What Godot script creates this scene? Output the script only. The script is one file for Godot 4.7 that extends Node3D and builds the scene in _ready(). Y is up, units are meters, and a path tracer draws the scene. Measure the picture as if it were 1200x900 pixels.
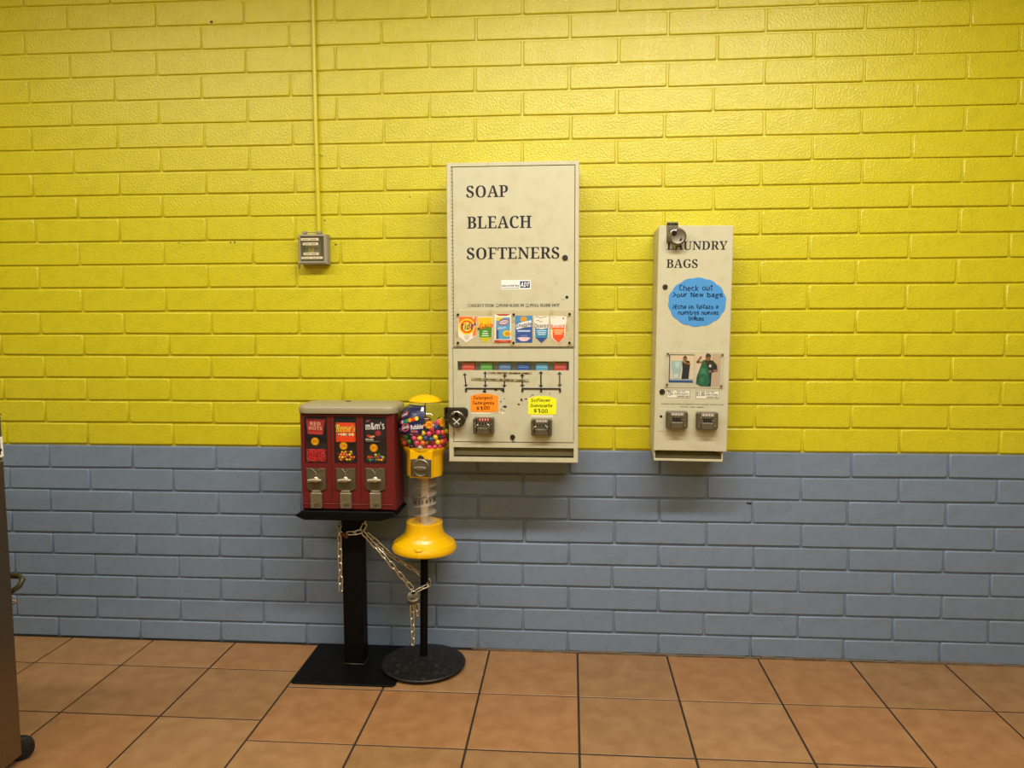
extends Node3D

# ------------------------------------------------------------------ geometry
class Geo:
	var st := SurfaceTool.new()
	var sg := 1
	var xf := Transform3D.IDENTITY
	var col := Color.WHITE
	var warp: Variant = null
	var used := false
	func _init() -> void:
		st.begin(Mesh.PRIMITIVE_TRIANGLES)
	func paint(c: Color) -> Geo:
		col = c.srgb_to_linear()
		return self
	func v(p: Vector3) -> void:
		var q := xf * p
		if warp != null:
			q = warp.call(q)
		st.set_color(col)
		st.add_vertex(q)
	# corners given counter-clockwise as seen from outside
	func tri(a: Vector3, b: Vector3, c: Vector3, smooth := -1) -> void:
		used = true
		st.set_smooth_group(smooth)
		v(a); v(c); v(b)
	func quad(a: Vector3, b: Vector3, c: Vector3, d: Vector3, smooth := -1) -> void:
		tri(a, b, c, smooth)
		tri(a, c, d, smooth)
	func tri_out(a: Vector3, b: Vector3, c: Vector3, from: Vector3) -> void:
		if (b - a).cross(c - a).dot(a - from) < 0.0:
			tri(a, c, b)
		else:
			tri(a, b, c)
	func quad_out(a: Vector3, b: Vector3, c: Vector3, d: Vector3, from: Vector3) -> void:
		tri_out(a, b, c, from)
		tri_out(a, c, d, from)
	func box(c: Vector3, s: Vector3, bev := 0.0015) -> void:
		var h := s * 0.5
		var b := minf(bev, minf(h.x, minf(h.y, h.z)) * 0.9)
		var corner := func(sx: int, sy: int, sz: int, axis: int) -> Vector3:
			var p := Vector3(h.x - b, h.y - b, h.z - b)
			p[axis] += b
			return c + p * Vector3(sx, sy, sz)
		for axis in 3:
			var u := (axis + 1) % 3
			var w := (axis + 2) % 3
			for s0 in [-1, 1]:
				var q := []
				for k in [[-1, -1], [1, -1], [1, 1], [-1, 1]]:
					var sgn := [0, 0, 0]
					sgn[axis] = s0; sgn[u] = k[0]; sgn[w] = k[1]
					q.append(corner.call(sgn[0], sgn[1], sgn[2], axis))
				quad_out(q[0], q[1], q[2], q[3], c)
				if b > 0.0:
					for s1 in [-1, 1]:
						var sa := [0, 0, 0]
						sa[axis] = s0; sa[u] = s1; sa[w] = -1
						var sb := sa.duplicate()
						sb[w] = 1
						quad_out(corner.call(sa[0], sa[1], sa[2], axis), corner.call(sb[0], sb[1], sb[2], axis), corner.call(sb[0], sb[1], sb[2], u), corner.call(sa[0], sa[1], sa[2], u), c)
		if b > 0.0:
			for x in [-1, 1]:
				for y in [-1, 1]:
					for z in [-1, 1]:
						tri_out(corner.call(x, y, z, 0), corner.call(x, y, z, 1), corner.call(x, y, z, 2), c)
	func span(x0: float, y0: float, z0: float, x1: float, y1: float, z1: float, bev := 0.0015) -> void:
		box(Vector3(x0 + x1, y0 + y1, z0 + z1) * 0.5, Vector3(absf(x1 - x0), absf(y1 - y0), absf(z1 - z0)), bev)
	# profile of (radius, height), outside on the right going up
	func lathe(prof: Array, seg := 32, a0 := 0.0, a1 := TAU) -> void:
		sg += 1
		for i in prof.size() - 1:
			var p: Vector2 = prof[i]
			var q: Vector2 = prof[i + 1]
			if i > 0:
				var o: Vector2 = prof[i - 1]
				if absf((p - o).angle_to(q - p)) > 0.62:
					sg += 1
			for k in seg:
				var s := lerpf(a0, a1, float(k) / seg)
				var t := lerpf(a0, a1, float(k + 1) / seg)
				var a := Vector3(p.x * sin(s), p.y, p.x * cos(s))
				var b := Vector3(p.x * sin(t), p.y, p.x * cos(t))
				var c := Vector3(q.x * sin(t), q.y, q.x * cos(t))
				var d := Vector3(q.x * sin(s), q.y, q.x * cos(s))
				if p.x > 1e-6:
					tri(a, b, c, sg)
				if q.x > 1e-6:
					tri(a, c, d, sg)
	# a lathe about the z axis (knobs, bolts, locks facing the room)
	func knob(at: Vector3, prof: Array, seg := 24) -> void:
		var keep := xf
		xf = keep * Transform3D(Basis(Vector3.RIGHT, PI / 2), at)
		lathe(prof, seg)
		xf = keep
	func ball(at: Vector3, r: Vector3, seg := 16, rings := 10) -> void:
		var keep := xf
		xf = keep * Transform3D(Basis.from_scale(r), at)
		var prof := []
		for i in rings + 1:
			var a := -PI / 2 + PI * i / rings
			prof.append(Vector2(maxf(cos(a), 0.0), sin(a)))
		lathe(prof, seg)
		xf = keep
	func tube(pts: Array, r: float, seg := 8, closed := false) -> void:
		sg += 1
		var n := pts.size()
		var nx := []
		var bx := []
		var last := Vector3.ZERO
		for i in n:
			var p0: Vector3 = pts[(i - 1 + n) % n] if closed or i > 0 else pts[i]
			var p1: Vector3 = pts[(i + 1) % n] if closed or i < n - 1 else pts[i]
			var t := (p1 - p0).normalized()
			if i == 0:
				last = t.cross(Vector3(0.123, 0.31, 0.94)).normalized()
				if last.length() < 0.5:
					last = t.cross(Vector3.UP).normalized()
			last = (last - t * last.dot(t)).normalized()
			nx.append(last)
			bx.append(t.cross(last))
		for i in (n if closed else n - 1):
			var j := (i + 1) % n
			for k in seg:
				var a := TAU * k / seg
				var b := TAU * (k + 1) / seg
				quad(pts[i] + r * (cos(a) * nx[i] + sin(a) * bx[i]), pts[i] + r * (cos(b) * nx[i] + sin(b) * bx[i]), pts[j] + r * (cos(b) * nx[j] + sin(b) * bx[j]), pts[j] + r * (cos(a) * nx[j] + sin(a) * bx[j]), sg)
		if not closed:
			for k in seg:
				var a := TAU * k / seg
				var b := TAU * (k + 1) / seg
				tri(pts[0], pts[0] + r * (cos(b) * nx[0] + sin(b) * bx[0]), pts[0] + r * (cos(a) * nx[0] + sin(a) * bx[0]))
				var e := n - 1
				tri(pts[e], pts[e] + r * (cos(a) * nx[e] + sin(a) * bx[e]), pts[e] + r * (cos(b) * nx[e] + sin(b) * bx[e]))
	func extrude(poly: PackedVector2Array, z0: float, z1: float, bev := 0.0) -> void:
		var p := poly.duplicate()
		if Geometry2D.is_polygon_clockwise(p):
			p.reverse()
		var n := p.size()
		var top := p.duplicate()
		if bev > 0.0:
			for i in n:
				var e0 := (p[i] - p[(i - 1 + n) % n]).normalized()
				var e1 := (p[(i + 1) % n] - p[i]).normalized()
				var m := (e0.orthogonal() + e1.orthogonal()) * -0.5
				var k := m.dot(e0.orthogonal() * -1.0)
				top[i] = p[i] + m * (bev / maxf(0.3, k))
		var idx := Geometry2D.triangulate_polygon(top)
		for i in range(0, idx.size(), 3):
			var a := top[idx[i]]
			var b := top[idx[i + 1]]
			var c := top[idx[i + 2]]
			if (b - a).cross(c - a) < 0.0:
				var s := b
				b = c
				c = s
			tri(Vector3(a.x, a.y, z1), Vector3(b.x, b.y, z1), Vector3(c.x, c.y, z1))
			if z1 - z0 > 1e-5:
				tri(Vector3(a.x, a.y, z0), Vector3(c.x, c.y, z0), Vector3(b.x, b.y, z0))
		if z1 - z0 <= 1e-5:
			return
		var zb := z1 - bev
		for i in n:
			var j := (i + 1) % n
			quad(Vector3(p[i].x, p[i].y, z0), Vector3(p[j].x, p[j].y, z0), Vector3(p[j].x, p[j].y, zb), Vector3(p[i].x, p[i].y, zb))
			if bev > 0.0:
				quad(Vector3(p[i].x, p[i].y, zb), Vector3(p[j].x, p[j].y, zb), Vector3(top[j].x, top[j].y, z1), Vector3(top[i].x, top[i].y, z1))
	# plate in the xy plane with rectangular holes [x0, y0, x1, y1]; chamfered outer edge
	func plate(x0: float, y0: float, x1: float, y1: float, z0: float, z1: float, holes: Array, bev := 0.0) -> void:
		var xs := [x0, x1]
		var ys := [y0, y1]
		for h in holes:
			for k in [0, 2]:
				if not xs.has(h[k]): xs.append(h[k])
				if not ys.has(h[k + 1]): ys.append(h[k + 1])
		xs.sort(); ys.sort()
		var solid := func(i: int, j: int) -> bool:
			if i < 0 or j < 0 or i >= xs.size() - 1 or j >= ys.size() - 1:
				return false
			var c := Vector2(xs[i] + xs[i + 1], ys[j] + ys[j + 1]) * 0.5
			for h in holes:
				if c.x > h[0] and c.x < h[2] and c.y > h[1] and c.y < h[3]:
					return false
			return true
		var f := func(x: float, y: float) -> Vector3:
			return Vector3(clampf(x, x0 + bev, x1 - bev), clampf(y, y0 + bev, y1 - bev), z1)
		for i in xs.size() - 1:
			for j in ys.size() - 1:
				if not solid.call(i, j):
					continue
				var xa: float = xs[i]
				var xb: float = xs[i + 1]
				var ya: float = ys[j]
				var yb: float = ys[j + 1]
				quad(f.call(xa, ya), f.call(xb, ya), f.call(xb, yb), f.call(xa, yb))
				quad(Vector3(xb, ya, z0), Vector3(xa, ya, z0), Vector3(xa, yb, z0), Vector3(xb, yb, z0))
				for e in [[1, 0, xb, ya, xb, yb], [-1, 0, xa, yb, xa, ya], [0, 1, xb, yb, xa, yb], [0, -1, xa, ya, xb, ya]]:
					if solid.call(i + e[0], j + e[1]):
						continue
					var px: float = e[2]
					var py: float = e[3]
					var qx: float = e[4]
					var qy: float = e[5]
					var rim: bool = (e[0] != 0 and (px == x0 or px == x1)) or (e[1] != 0 and (py == y0 or py == y1))
					var zt := z1 - bev if rim else z1
					quad(Vector3(px, py, z0), Vector3(qx, qy, z0), Vector3(qx, qy, zt), Vector3(px, py, zt))
					if rim and bev > 0.0:
						quad(Vector3(px, py, zt), Vector3(qx, qy, zt), f.call(qx, qy), f.call(px, py))
	# ---- flat print: each layer a hair in front of the last
	var pz := 0.0
	func layer(poly: Array, c: Color) -> void:
		paint(c)
		pz += 0.00012
		extrude(PackedVector2Array(poly), pz, pz)
	func rect(x0: float, y0: float, x1: float, y1: float, c: Color) -> void:
		layer([Vector2(x0, y0), Vector2(x1, y0), Vector2(x1, y1), Vector2(x0, y1)], c)
	func disc(x: float, y: float, rx: float, ry: float, c: Color, turn := 0.0, n := 24) -> void:
		var p := []
		for i in n:
			p.append(Vector2(x, y) + (Vector2(cos(TAU * i / n) * rx, sin(TAU * i / n) * ry)).rotated(turn))
		layer(p, c)
	func stroke(pts: Array, w: float, c: Color) -> void:
		paint(c)
		pz += 0.00012
		for i in pts.size() - 1:
			var a: Vector2 = pts[i]
			var b: Vector2 = pts[i + 1]
			var n := (b - a).normalized().orthogonal() * w * 0.5
			var e := (b - a).normalized() * w * 0.3
			extrude(PackedVector2Array([a - n - e, b - n + e, b + n + e, a + n - e]), pz, pz)
	# letters stretched to fill the given box
	func text(s: String, f: Font, x0: float, y0: float, x1: float, y1: float, c: Color, slant := 0.0, turn := 0.0) -> void:
		paint(c)
		pz += 0.00012
		used = true
		var tm := TextMesh.new()
		tm.text = s
		tm.font = f
		tm.font_size = 64
		tm.depth = 0.0
		tm.pixel_size = 0.01
		tm.curve_step = 1.0
		var a := tm.get_mesh_arrays()
		var vs: PackedVector3Array = a[Mesh.ARRAY_VERTEX]
		var ix: PackedInt32Array = a[Mesh.ARRAY_INDEX]
		var box0 := AABB(vs[0], Vector3.ZERO)
		for p in vs:
			box0 = box0.expand(p)
		var mid := Vector2(x0 + x1, y0 + y1) * 0.5
		st.set_smooth_group(-1)
		for i in ix:
			var q := vs[i] - box0.position
			var r := Vector2(x0 + q.x / box0.size.x * (x1 - x0), y0 + q.y / maxf(box0.size.y, 1e-6) * (y1 - y0))
			r.x += (r.y - mid.y) * slant
			r = mid + (r - mid).rotated(turn)
			v(Vector3(r.x, r.y, pz))
	# uneven handwriting: letters one by one
	func hand(s: String, f: Font, x0: float, y0: float, x1: float, h: float, c: Color, rng: RandomNumberGenerator) -> void:
		var wide := {"i": 0.45, "l": 0.35, " ": 0.7, "w": 1.25, "m": 1.3, "N": 1.1, ">": 0.9, "t": 0.7, ".": 0.3, "f": 0.7, "r": 0.75, "j": 0.4}
		var total := 0.0
		for ch in s:
			total += wide.get(ch, 1.0)
		var x := x0
		for ch in s:
			var w: float = wide.get(ch, 1.0) * (x1 - x0) / total
			var hh: float = h * (1.0 if ch == ch.to_upper() or ch in "bdfhklt" else 0.68)
			if ch == ".":
				hh = h * 0.14
			if ch != " ":
				var drop := h * 0.3 if ch in "gjpqy" else 0.0
				var dy := rng.randf_range(-0.1, 0.1) * h
				var sl := rng.randf_range(-0.1, 0.2)
				var tu := rng.randf_range(-0.08, 0.08)
				for k in [Vector2.ZERO, Vector2(0.0007, 0), Vector2(0, 0.0007)]:
					text(ch, f, x + w * 0.08 + k.x, y0 - drop + dy + k.y, x + w * 0.86 + k.x, y0 - drop + dy + hh + drop + k.y, c, sl, tu)
					pz -= 0.00012
			x += w
		pz += 0.00012
	func mesh() -> ArrayMesh:
		st.generate_normals()
		st.index()
		return st.commit()

# ------------------------------------------------------------------ scene tree helpers
var names := {}
var M := {}
var serif: SystemFont
var serif_bold: SystemFont
var sans: SystemFont
var sans_bold: SystemFont
var rng := RandomNumberGenerator.new()

func numbered(called: String) -> String:
	var n: int = names.get(called, 0)
	names[called] = n + 1
	return called if n == 0 else "%s_%03d" % [called, n]

func thing(called: String, label: String, category: String, at := Vector3.ZERO, group := "") -> Node3D:
	var o := Node3D.new()
	o.name = numbered(called)
	add_child(o, true)
	o.position = at
	tag(o, label, category, group)
	return o

func tag(o: Node, label: String, category: String, group := "") -> void:
	o.set_meta("label", label)
	o.set_meta("category", category)
	if group != "":
		o.set_meta("group", group)

func obj(called: String, g: Geo, m: Material, parent: Node = null, label := "") -> MeshInstance3D:
	return put(called, g.mesh(), m, parent, label)

func put(called: String, mesh: Mesh, m: Material, parent: Node = null, label := "") -> MeshInstance3D:
	var o := MeshInstance3D.new()
	o.mesh = mesh
	o.material_override = m
	o.name = called if parent != null else numbered(called)
	(parent if parent != null else self).add_child(o, true)
	if label != "":
		o.set_meta("label", label)
	return o

func structure(called: String) -> Node3D:
	var o := Node3D.new()
	o.name = called
	o.set_meta("kind", "structure")
	add_child(o, true)
	return o

# ------------------------------------------------------------------ materials
func mat(c: Color, rough := 0.5, metal := 0.0, spec := 0.5) -> StandardMaterial3D:
	var m := StandardMaterial3D.new()
	m.albedo_color = c
	m.roughness = rough
	m.metallic = metal
	m.metallic_specular = spec
	return m

func noise(freq: float, octaves: int, seed_: int, kind := FastNoiseLite.TYPE_SIMPLEX_SMOOTH) -> FastNoiseLite:
	var n := FastNoiseLite.new()
	n.noise_type = kind
	n.frequency = freq
	n.seed = seed_
	n.fractal_type = FastNoiseLite.FRACTAL_FBM
	n.fractal_octaves = octaves
	return n

func noise_tex(n: FastNoiseLite, size := 512, ramp: Gradient = null) -> NoiseTexture2D:
	var t := NoiseTexture2D.new()
	t.width = size
	t.height = size
	t.seamless = true
	t.noise = n
	if ramp != null:
		t.color_ramp = ramp
	return t

func ramp(stops: Array) -> Gradient:
	var g := Gradient.new()
	var o := PackedFloat32Array()
	var c := PackedColorArray()
	for s in stops:
		o.append(s[0])
		c.append(s[1])
	g.offsets = o
	g.colors = c
	return g

func bumpy(m: StandardMaterial3D, tex: Texture2D, per_metre: float, cm: float) -> StandardMaterial3D:
	m.heightmap_enabled = true
	m.heightmap_texture = tex
	m.heightmap_scale = cm
	m.uv1_triplanar = true
	m.uv1_world_triplanar = true
	m.uv1_scale = Vector3.ONE * per_metre
	return m

func glass(alpha: float, tint := Color.WHITE, rough := 0.03) -> StandardMaterial3D:
	var m := mat(Color(tint.r, tint.g, tint.b, alpha), rough)
	m.transparency = BaseMaterial3D.TRANSPARENCY_ALPHA
	return m

func make_materials() -> void:
	var rough_tex := noise_tex(noise(0.02, 4, 3), 1024)
	var grain_tex := noise_tex(noise(0.012, 5, 8), 512)
	var fine := noise_tex(noise(0.05, 3, 21), 512)
	var yc := Color(0.83, 0.78, 0.135)
	var yr := ramp([[0.0, Color(0.955, 0.955, 0.94)], [0.5, Color(0.99, 0.99, 0.99)], [1.0, Color(1, 1, 1)]])
	var patch := noise_tex(noise(0.006, 5, 14), 512, yr)
	M.yellow = bumpy(mat(yc, 0.28, 0.0, 0.54), rough_tex, 4.2, 0.13)
	M.yellow.albedo_texture = patch
	M.blue = bumpy(mat(Color(0.475, 0.535, 0.62), 0.42), rough_tex, 4.2, 0.06)
	M.blue.albedo_texture = patch
	M.yellow_plain = mat(yc, 0.45)
	M.blue_plain = mat(Color(0.475, 0.535, 0.62), 0.5)
	M.ceiling = bumpy(mat(Color(0.86, 0.85, 0.8), 0.9), fine, 2.0, 0.1)
	var tr := ramp([[0.0, Color(0.565, 0.41, 0.255)], [0.42, Color(0.598, 0.443, 0.28)], [0.6, Color(0.61, 0.456, 0.292)], [1.0, Color(0.64, 0.49, 0.325)]])
	var tile_tex := noise_tex(noise(0.006, 5, 5), 1024, tr)
	var k := 0
	for c in [Color(1, 1, 1), Color(0.95, 0.95, 0.94), Color(1.0, 0.96, 0.93)]:
		var m := bumpy(mat(c, 0.4), grain_tex, 1.5, 0.06)
		m.albedo_texture = tile_tex
		m.uv1_offset = Vector3(0.31, 0.17, 0.53) * k
		M["tile_%d" % k] = m
		k += 1
	M.grout = mat(Color(0.15, 0.105, 0.06), 0.9)
	M.mortar_dust = bumpy(mat(Color(0.42, 0.36, 0.29), 0.95), grain_tex, 6.0, 0.3)
	# machine paint: cream enamel with faint grubby patches
	var er := ramp([[0.0, Color(0.955, 0.945, 0.91)], [0.45, Color(0.99, 0.988, 0.98)], [1.0, Color(1, 1, 1)]])
	var enamel_tex := noise_tex(noise(0.008, 5, 31), 512, er)
	M.enamel = mat(Color(0.775, 0.75, 0.63), 0.42)
	M.enamel.albedo_texture = enamel_tex
	M.enamel.uv1_triplanar = true
	M.enamel.uv1_world_triplanar = true
	M.enamel.uv1_scale = Vector3.ONE * 3.0
	M.aged = mat(Color(0.77, 0.725, 0.58), 0.5)
	M.aged.albedo_texture = noise_tex(noise(0.01, 4, 77), 512, ramp([[0.0, Color(0.82, 0.74, 0.56)], [0.4, Color(1, 1, 1)], [1.0, Color(1, 1, 1)]]))
	M.aged.uv1_triplanar = true
	M.aged.uv1_world_triplanar = true
	M.aged.uv1_scale = Vector3.ONE * 4.0
	M.acrylic = glass(0.006)
	M.glass = glass(0.004)
	M.globe = glass(0.01, Color(0.95, 0.95, 0.9), 0.04)
	M.tube = glass(0.03, Color(0.95, 0.93, 0.85), 0.06)
	M.print = mat(Color.WHITE, 0.5)
	M.print.vertex_color_use_as_albedo = true
	M.gloss_print = mat(Color.WHITE, 0.25)
	M.gloss_print.vertex_color_use_as_albedo = true
	M.steel = bumpy(mat(Color(0.50, 0.47, 0.40), 0.42, 0.85), fine, 8.0, 0.02)
	M.chrome = mat(Color(0.78, 0.76, 0.72), 0.22, 1.0)
	M.dark_steel = bumpy(mat(Color(0.33, 0.31, 0.26), 0.38, 0.9), fine, 8.0, 0.03)
	M.slide = bumpy(mat(Color(0.50, 0.48, 0.41), 0.36, 0.85), fine, 12.0, 0.05)
	M.zinc = mat(Color(0.86, 0.82, 0.72), 0.34, 0.9)
	M.rust = bumpy(mat(Color(0.42, 0.27, 0.15), 0.6, 0.5), fine, 20.0, 0.05)
	M.brass = mat(Color(0.75, 0.6, 0.3), 0.35, 1.0)
	M.black = bumpy(mat(Color(0.035, 0.032, 0.03), 0.5, 0.0, 0.25), fine, 6.0, 0.03)
	var dusty := ramp([[0.0, Color(0.03, 0.028, 0.025)], [0.55, Color(0.04, 0.036, 0.03)], [0.75, Color(0.14, 0.12, 0.09)], [1.0, Color(0.24, 0.2, 0.15)]])
	M.black_dusty = bumpy(mat(Color.WHITE, 0.5), fine, 6.0, 0.03)
	M.black_dusty.albedo_texture = noise_tex(noise(0.009, 5, 91), 512, dusty)
	M.black_in = mat(Color(0.03, 0.028, 0.025), 0.6)
	M.maroon = bumpy(mat(Color(0.40, 0.085, 0.09), 0.42), fine, 10.0, 0.02)
	M.compartment = mat(Color(0.13, 0.075, 0.055), 0.5)
	M.lid_grey = bumpy(mat(Color(0.60, 0.56, 0.45), 0.35), fine, 10.0, 0.02)
	M.cast = bumpy(mat(Color(0.42, 0.39, 0.31), 0.45, 0.75), fine, 14.0, 0.08)
	M.cast_light = bumpy(mat(Color(0.56, 0.52, 0.42), 0.38, 0.75), fine, 14.0, 0.08)
	M.yellow_plastic = mat(Color(0.93, 0.72, 0.02), 0.24)
	M.spiral = mat(Color(0.75, 0.69, 0.58), 0.4)
	M.grey_plastic = bumpy(mat(Color(0.60, 0.57, 0.48), 0.45), fine, 10.0, 0.02)
	M.grey_window = glass(0.22, Color(0.5, 0.48, 0.36), 0.12)
	M.box_inside = mat(Color(0.56, 0.54, 0.40), 0.6)
	M.washer_steel = bumpy(mat(Color(0.55, 0.5, 0.42), 0.34, 0.95), fine, 3.0, 0.01)
	M.washer_panel = mat(Color(0.30, 0.285, 0.22), 0.45)
	M.rubber = mat(Color(0.05, 0.05, 0.045), 0.6)
	M.olive = mat(Color(0.2, 0.185, 0.11), 0.4)
	M.paper = mat(Color(0.9, 0.88, 0.8), 0.7)
	M.fixture = mat(Color(0.9, 0.9, 0.88), 0.5)
	M.glow = mat(Color(1, 1, 1), 0.6)
	M.glow.emission_enabled = true
	M.glow.emission = Color(1.0, 0.985, 0.955)
	M.glow.emission_energy_multiplier = 2.0

# ------------------------------------------------------------------ _ready
func _ready() -> void:
	rng.seed = 20240
	serif = sysfont("Droid Serif", 400)
	serif_bold = sysfont("Droid Serif", 700)
	sans = sysfont("Droid Sans", 400)
	sans_bold = sysfont("Droid Sans", 700)
	# camera
	var cam := Camera3D.new()
	cam.name = "camera"
	cam.position = Vector3(2.1943, 1.5230, 3.3537)
	cam.rotation = Vector3(-0.08819, 0.07645, -0.00291)
	cam.fov = 53.59
	cam.near = 0.05
	add_child(cam)
	cam.current = true
	# air, exposure
	var we := WorldEnvironment.new()
	we.name = "environment"
	var env := Environment.new()
	env.background_mode = Environment.BG_COLOR
	env.background_color = Color(0.02, 0.02, 0.025)
	env.tonemap_mode = Environment.TONE_MAPPER_LINEAR
	env.tonemap_exposure = 1.03
	env.sdfgi_enabled = true
	env.ssao_enabled = true
	env.ssil_enabled = true
	we.environment = env
	add_child(we)
	make_materials()
	# fluorescent strips, parallel to the wall: [x, z, length, energy]
	for l in [[2.7, 1.85, 2.4, 10.6], [0.0, 1.9, 2.4, 4.8], [2.2, 4.6, 3.6, 6.4]]:
		ceiling_lamp(l[0], l[1], l[2], l[3])
	# room
	make_floor()
	make_back_wall()
	make_other_walls()
	# things
	make_soap_machine()
	make_bag_machine()
	make_candy_machine()
	make_gumball_machine()
	make_chains()
	make_conduit()
	make_washer()

func sysfont(n: String, w: int) -> SystemFont:
	var f := SystemFont.new()
	f.font_names = PackedStringArray([n])
	f.font_weight = w
	return f

const CEIL := 3.4
const X0 := -1.9
const X1 := 6.0
const ZF := 6.6

func ceiling_lamp(x: float, z: float, length: float, energy: float) -> void:
	var t := thing("ceiling_lamp", "white fluorescent strip lamp on the ceiling, %s" % (("nearest the narrow bag machine" if x > 1.0 else "above the steel washer") if z < 2.0 else "in the middle of the room"), "lamp", Vector3(x, CEIL - 0.09, z))
	var g := Geo.new()
	g.plate(-length / 2, -0.11, length / 2, 0.11, -0.089, 0.0, [[-length / 2 + 0.02, -0.09, length / 2 - 0.02, 0.09]], 0.004)
	g.xf = Transform3D.IDENTITY
	var b := obj("housing", g, M.fixture, t)
	b.rotation.x = PI / 2
	g = Geo.new()
	g.span(-length / 2 + 0.021, -0.006, -0.088, length / 2 - 0.021, 0.004, 0.088, 0.001)
	obj("diffuser", g, M.glow, t)
	var a := AreaLight3D.new()
	a.name = "lamp_light"
	a.area_size = Vector2(length - 0.05, 0.17)
	a.light_energy = energy
	a.light_color = Color(1.0, 0.985, 0.955)
	a.area_range = 14.0
	a.area_attenuation = 2.0
	a.shadow_enabled = true
	a.rotation.x = -PI / 2
	a.position.y = -0.009
	t.add_child(a, true)

# ------------------------------------------------------------------ floor
func make_floor() -> void:
	var f := structure("floor")
	var g := Geo.new()
	g.span(X0 - 0.2, -0.2, -0.2, X1 + 0.2, -0.002, ZF + 0.2, 0.0)
	obj("grout_bed", g, M.grout, f)
	var ts := 0.40095
	var tx := -0.17316
	var gap := 0.004
	var made := 0
	var rest := [Geo.new(), Geo.new(), Geo.new()]
	for i in range(-5, 16):
		var dz := 0.26837 if i < 3 else 0.40756
		for j in range(-1, 16):
			var z0 := dz + ts * (j - 1)
			var z1 := z0 + ts
			z0 = maxf(z0, 0.004)
			z1 = minf(z1, ZF)
			var x0 := maxf(tx + ts * i, X0)
			var x1 := minf(tx + ts * (i + 1), X1)
			if z1 - z0 < 0.02 or x1 - x0 < 0.02:
				continue
			var near := z0 < 1.4 and i >= -1 and i <= 13
			var k := rng.randi() % 3
			var t: Geo = Geo.new() if near else rest[k]
			var lift := rng.randf_range(-0.0005, 0.0005)
			t.span(x0 + gap, -0.02, z0 + gap, x1 - gap, lift, z1 - gap, 0.0011)
			if near:
				obj("tile", t, M["tile_%d" % k], f)
				made += 1
	for k in 3:
		obj("far_tiles", rest[k], M["tile_%d" % k], f).set_meta("kind", "stuff")

# ------------------------------------------------------------------ walls
func course(i: int) -> float:
	var off := {18: 0.1, 17: 0.7, 16: -0.3, 15: -0.3, 14: -0.5, 13: -0.6, 12: -0.7, 11: 0.1, 10: 1.0, 9: 0.5, 8: 0.2, 7: 0.1, 6: -0.8, 5: -0.3, 4: 1.3, 3: 1.3, 2: 1.1, 1: 1.2, 0: 1.1, -1: -0.6, -2: -0.8, -3: -1.0, -4: -1.3, -5: -0.4, -6: 0.1, -7: -0.2, -8: -0.1}
	return 0.9291 + 0.10401 * i + off.get(i, 0.0) / 275.0

func block_shape(g: Geo, x0: float, y0: float, x1: float, y1: float) -> void:
	var r := RandomNumberGenerator.new()
	r.seed = hash([snappedf(x0, 0.001), snappedf(y0, 0.001)])
	g.sg += 1
	var rings := []
	var jit := []
	for k in 8:
		jit.append(Vector2(r.randf_range(-0.0012, 0.0012), r.randf_range(-0.0014, 0.0014)))
	var face := r.randf_range(-0.001, 0.001)
	for ring in [[0.0042, -0.0105, 0.002], [0.0046, -0.0042, 0.0025], [0.0058, -0.0010, 0.0035], [0.0085, face, 0.006]]:
		var e: float = ring[0]
		var c: float = ring[2]
		var p := []
		var k := 0
		for q in [[x0 + e, y0 + e + c], [x0 + e + c, y0 + e], [x1 - e - c, y0 + e], [x1 - e, y0 + e + c], [x1 - e, y1 - e - c], [x1 - e - c, y1 - e], [x0 + e + c, y1 - e], [x0 + e, y1 - e - c]]:
			p.append(Vector3(q[0] + jit[k].x, q[1] + jit[k].y, ring[1]))
			k += 1
		rings.append(p)
	for n in 3:
		for k in 8:
			var j := (k + 1) % 8
			g.quad(rings[n][k], rings[n][j], rings[n + 1][j], rings[n + 1][k], g.sg)
	var f: Array = rings[3]
	for t in [[0, 1, 2], [0, 2, 3], [0, 3, 4], [0, 4, 7], [7, 4, 5], [7, 5, 6]]:
		g.tri(f[t[0]], f[t[1]], f[t[2]])

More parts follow.
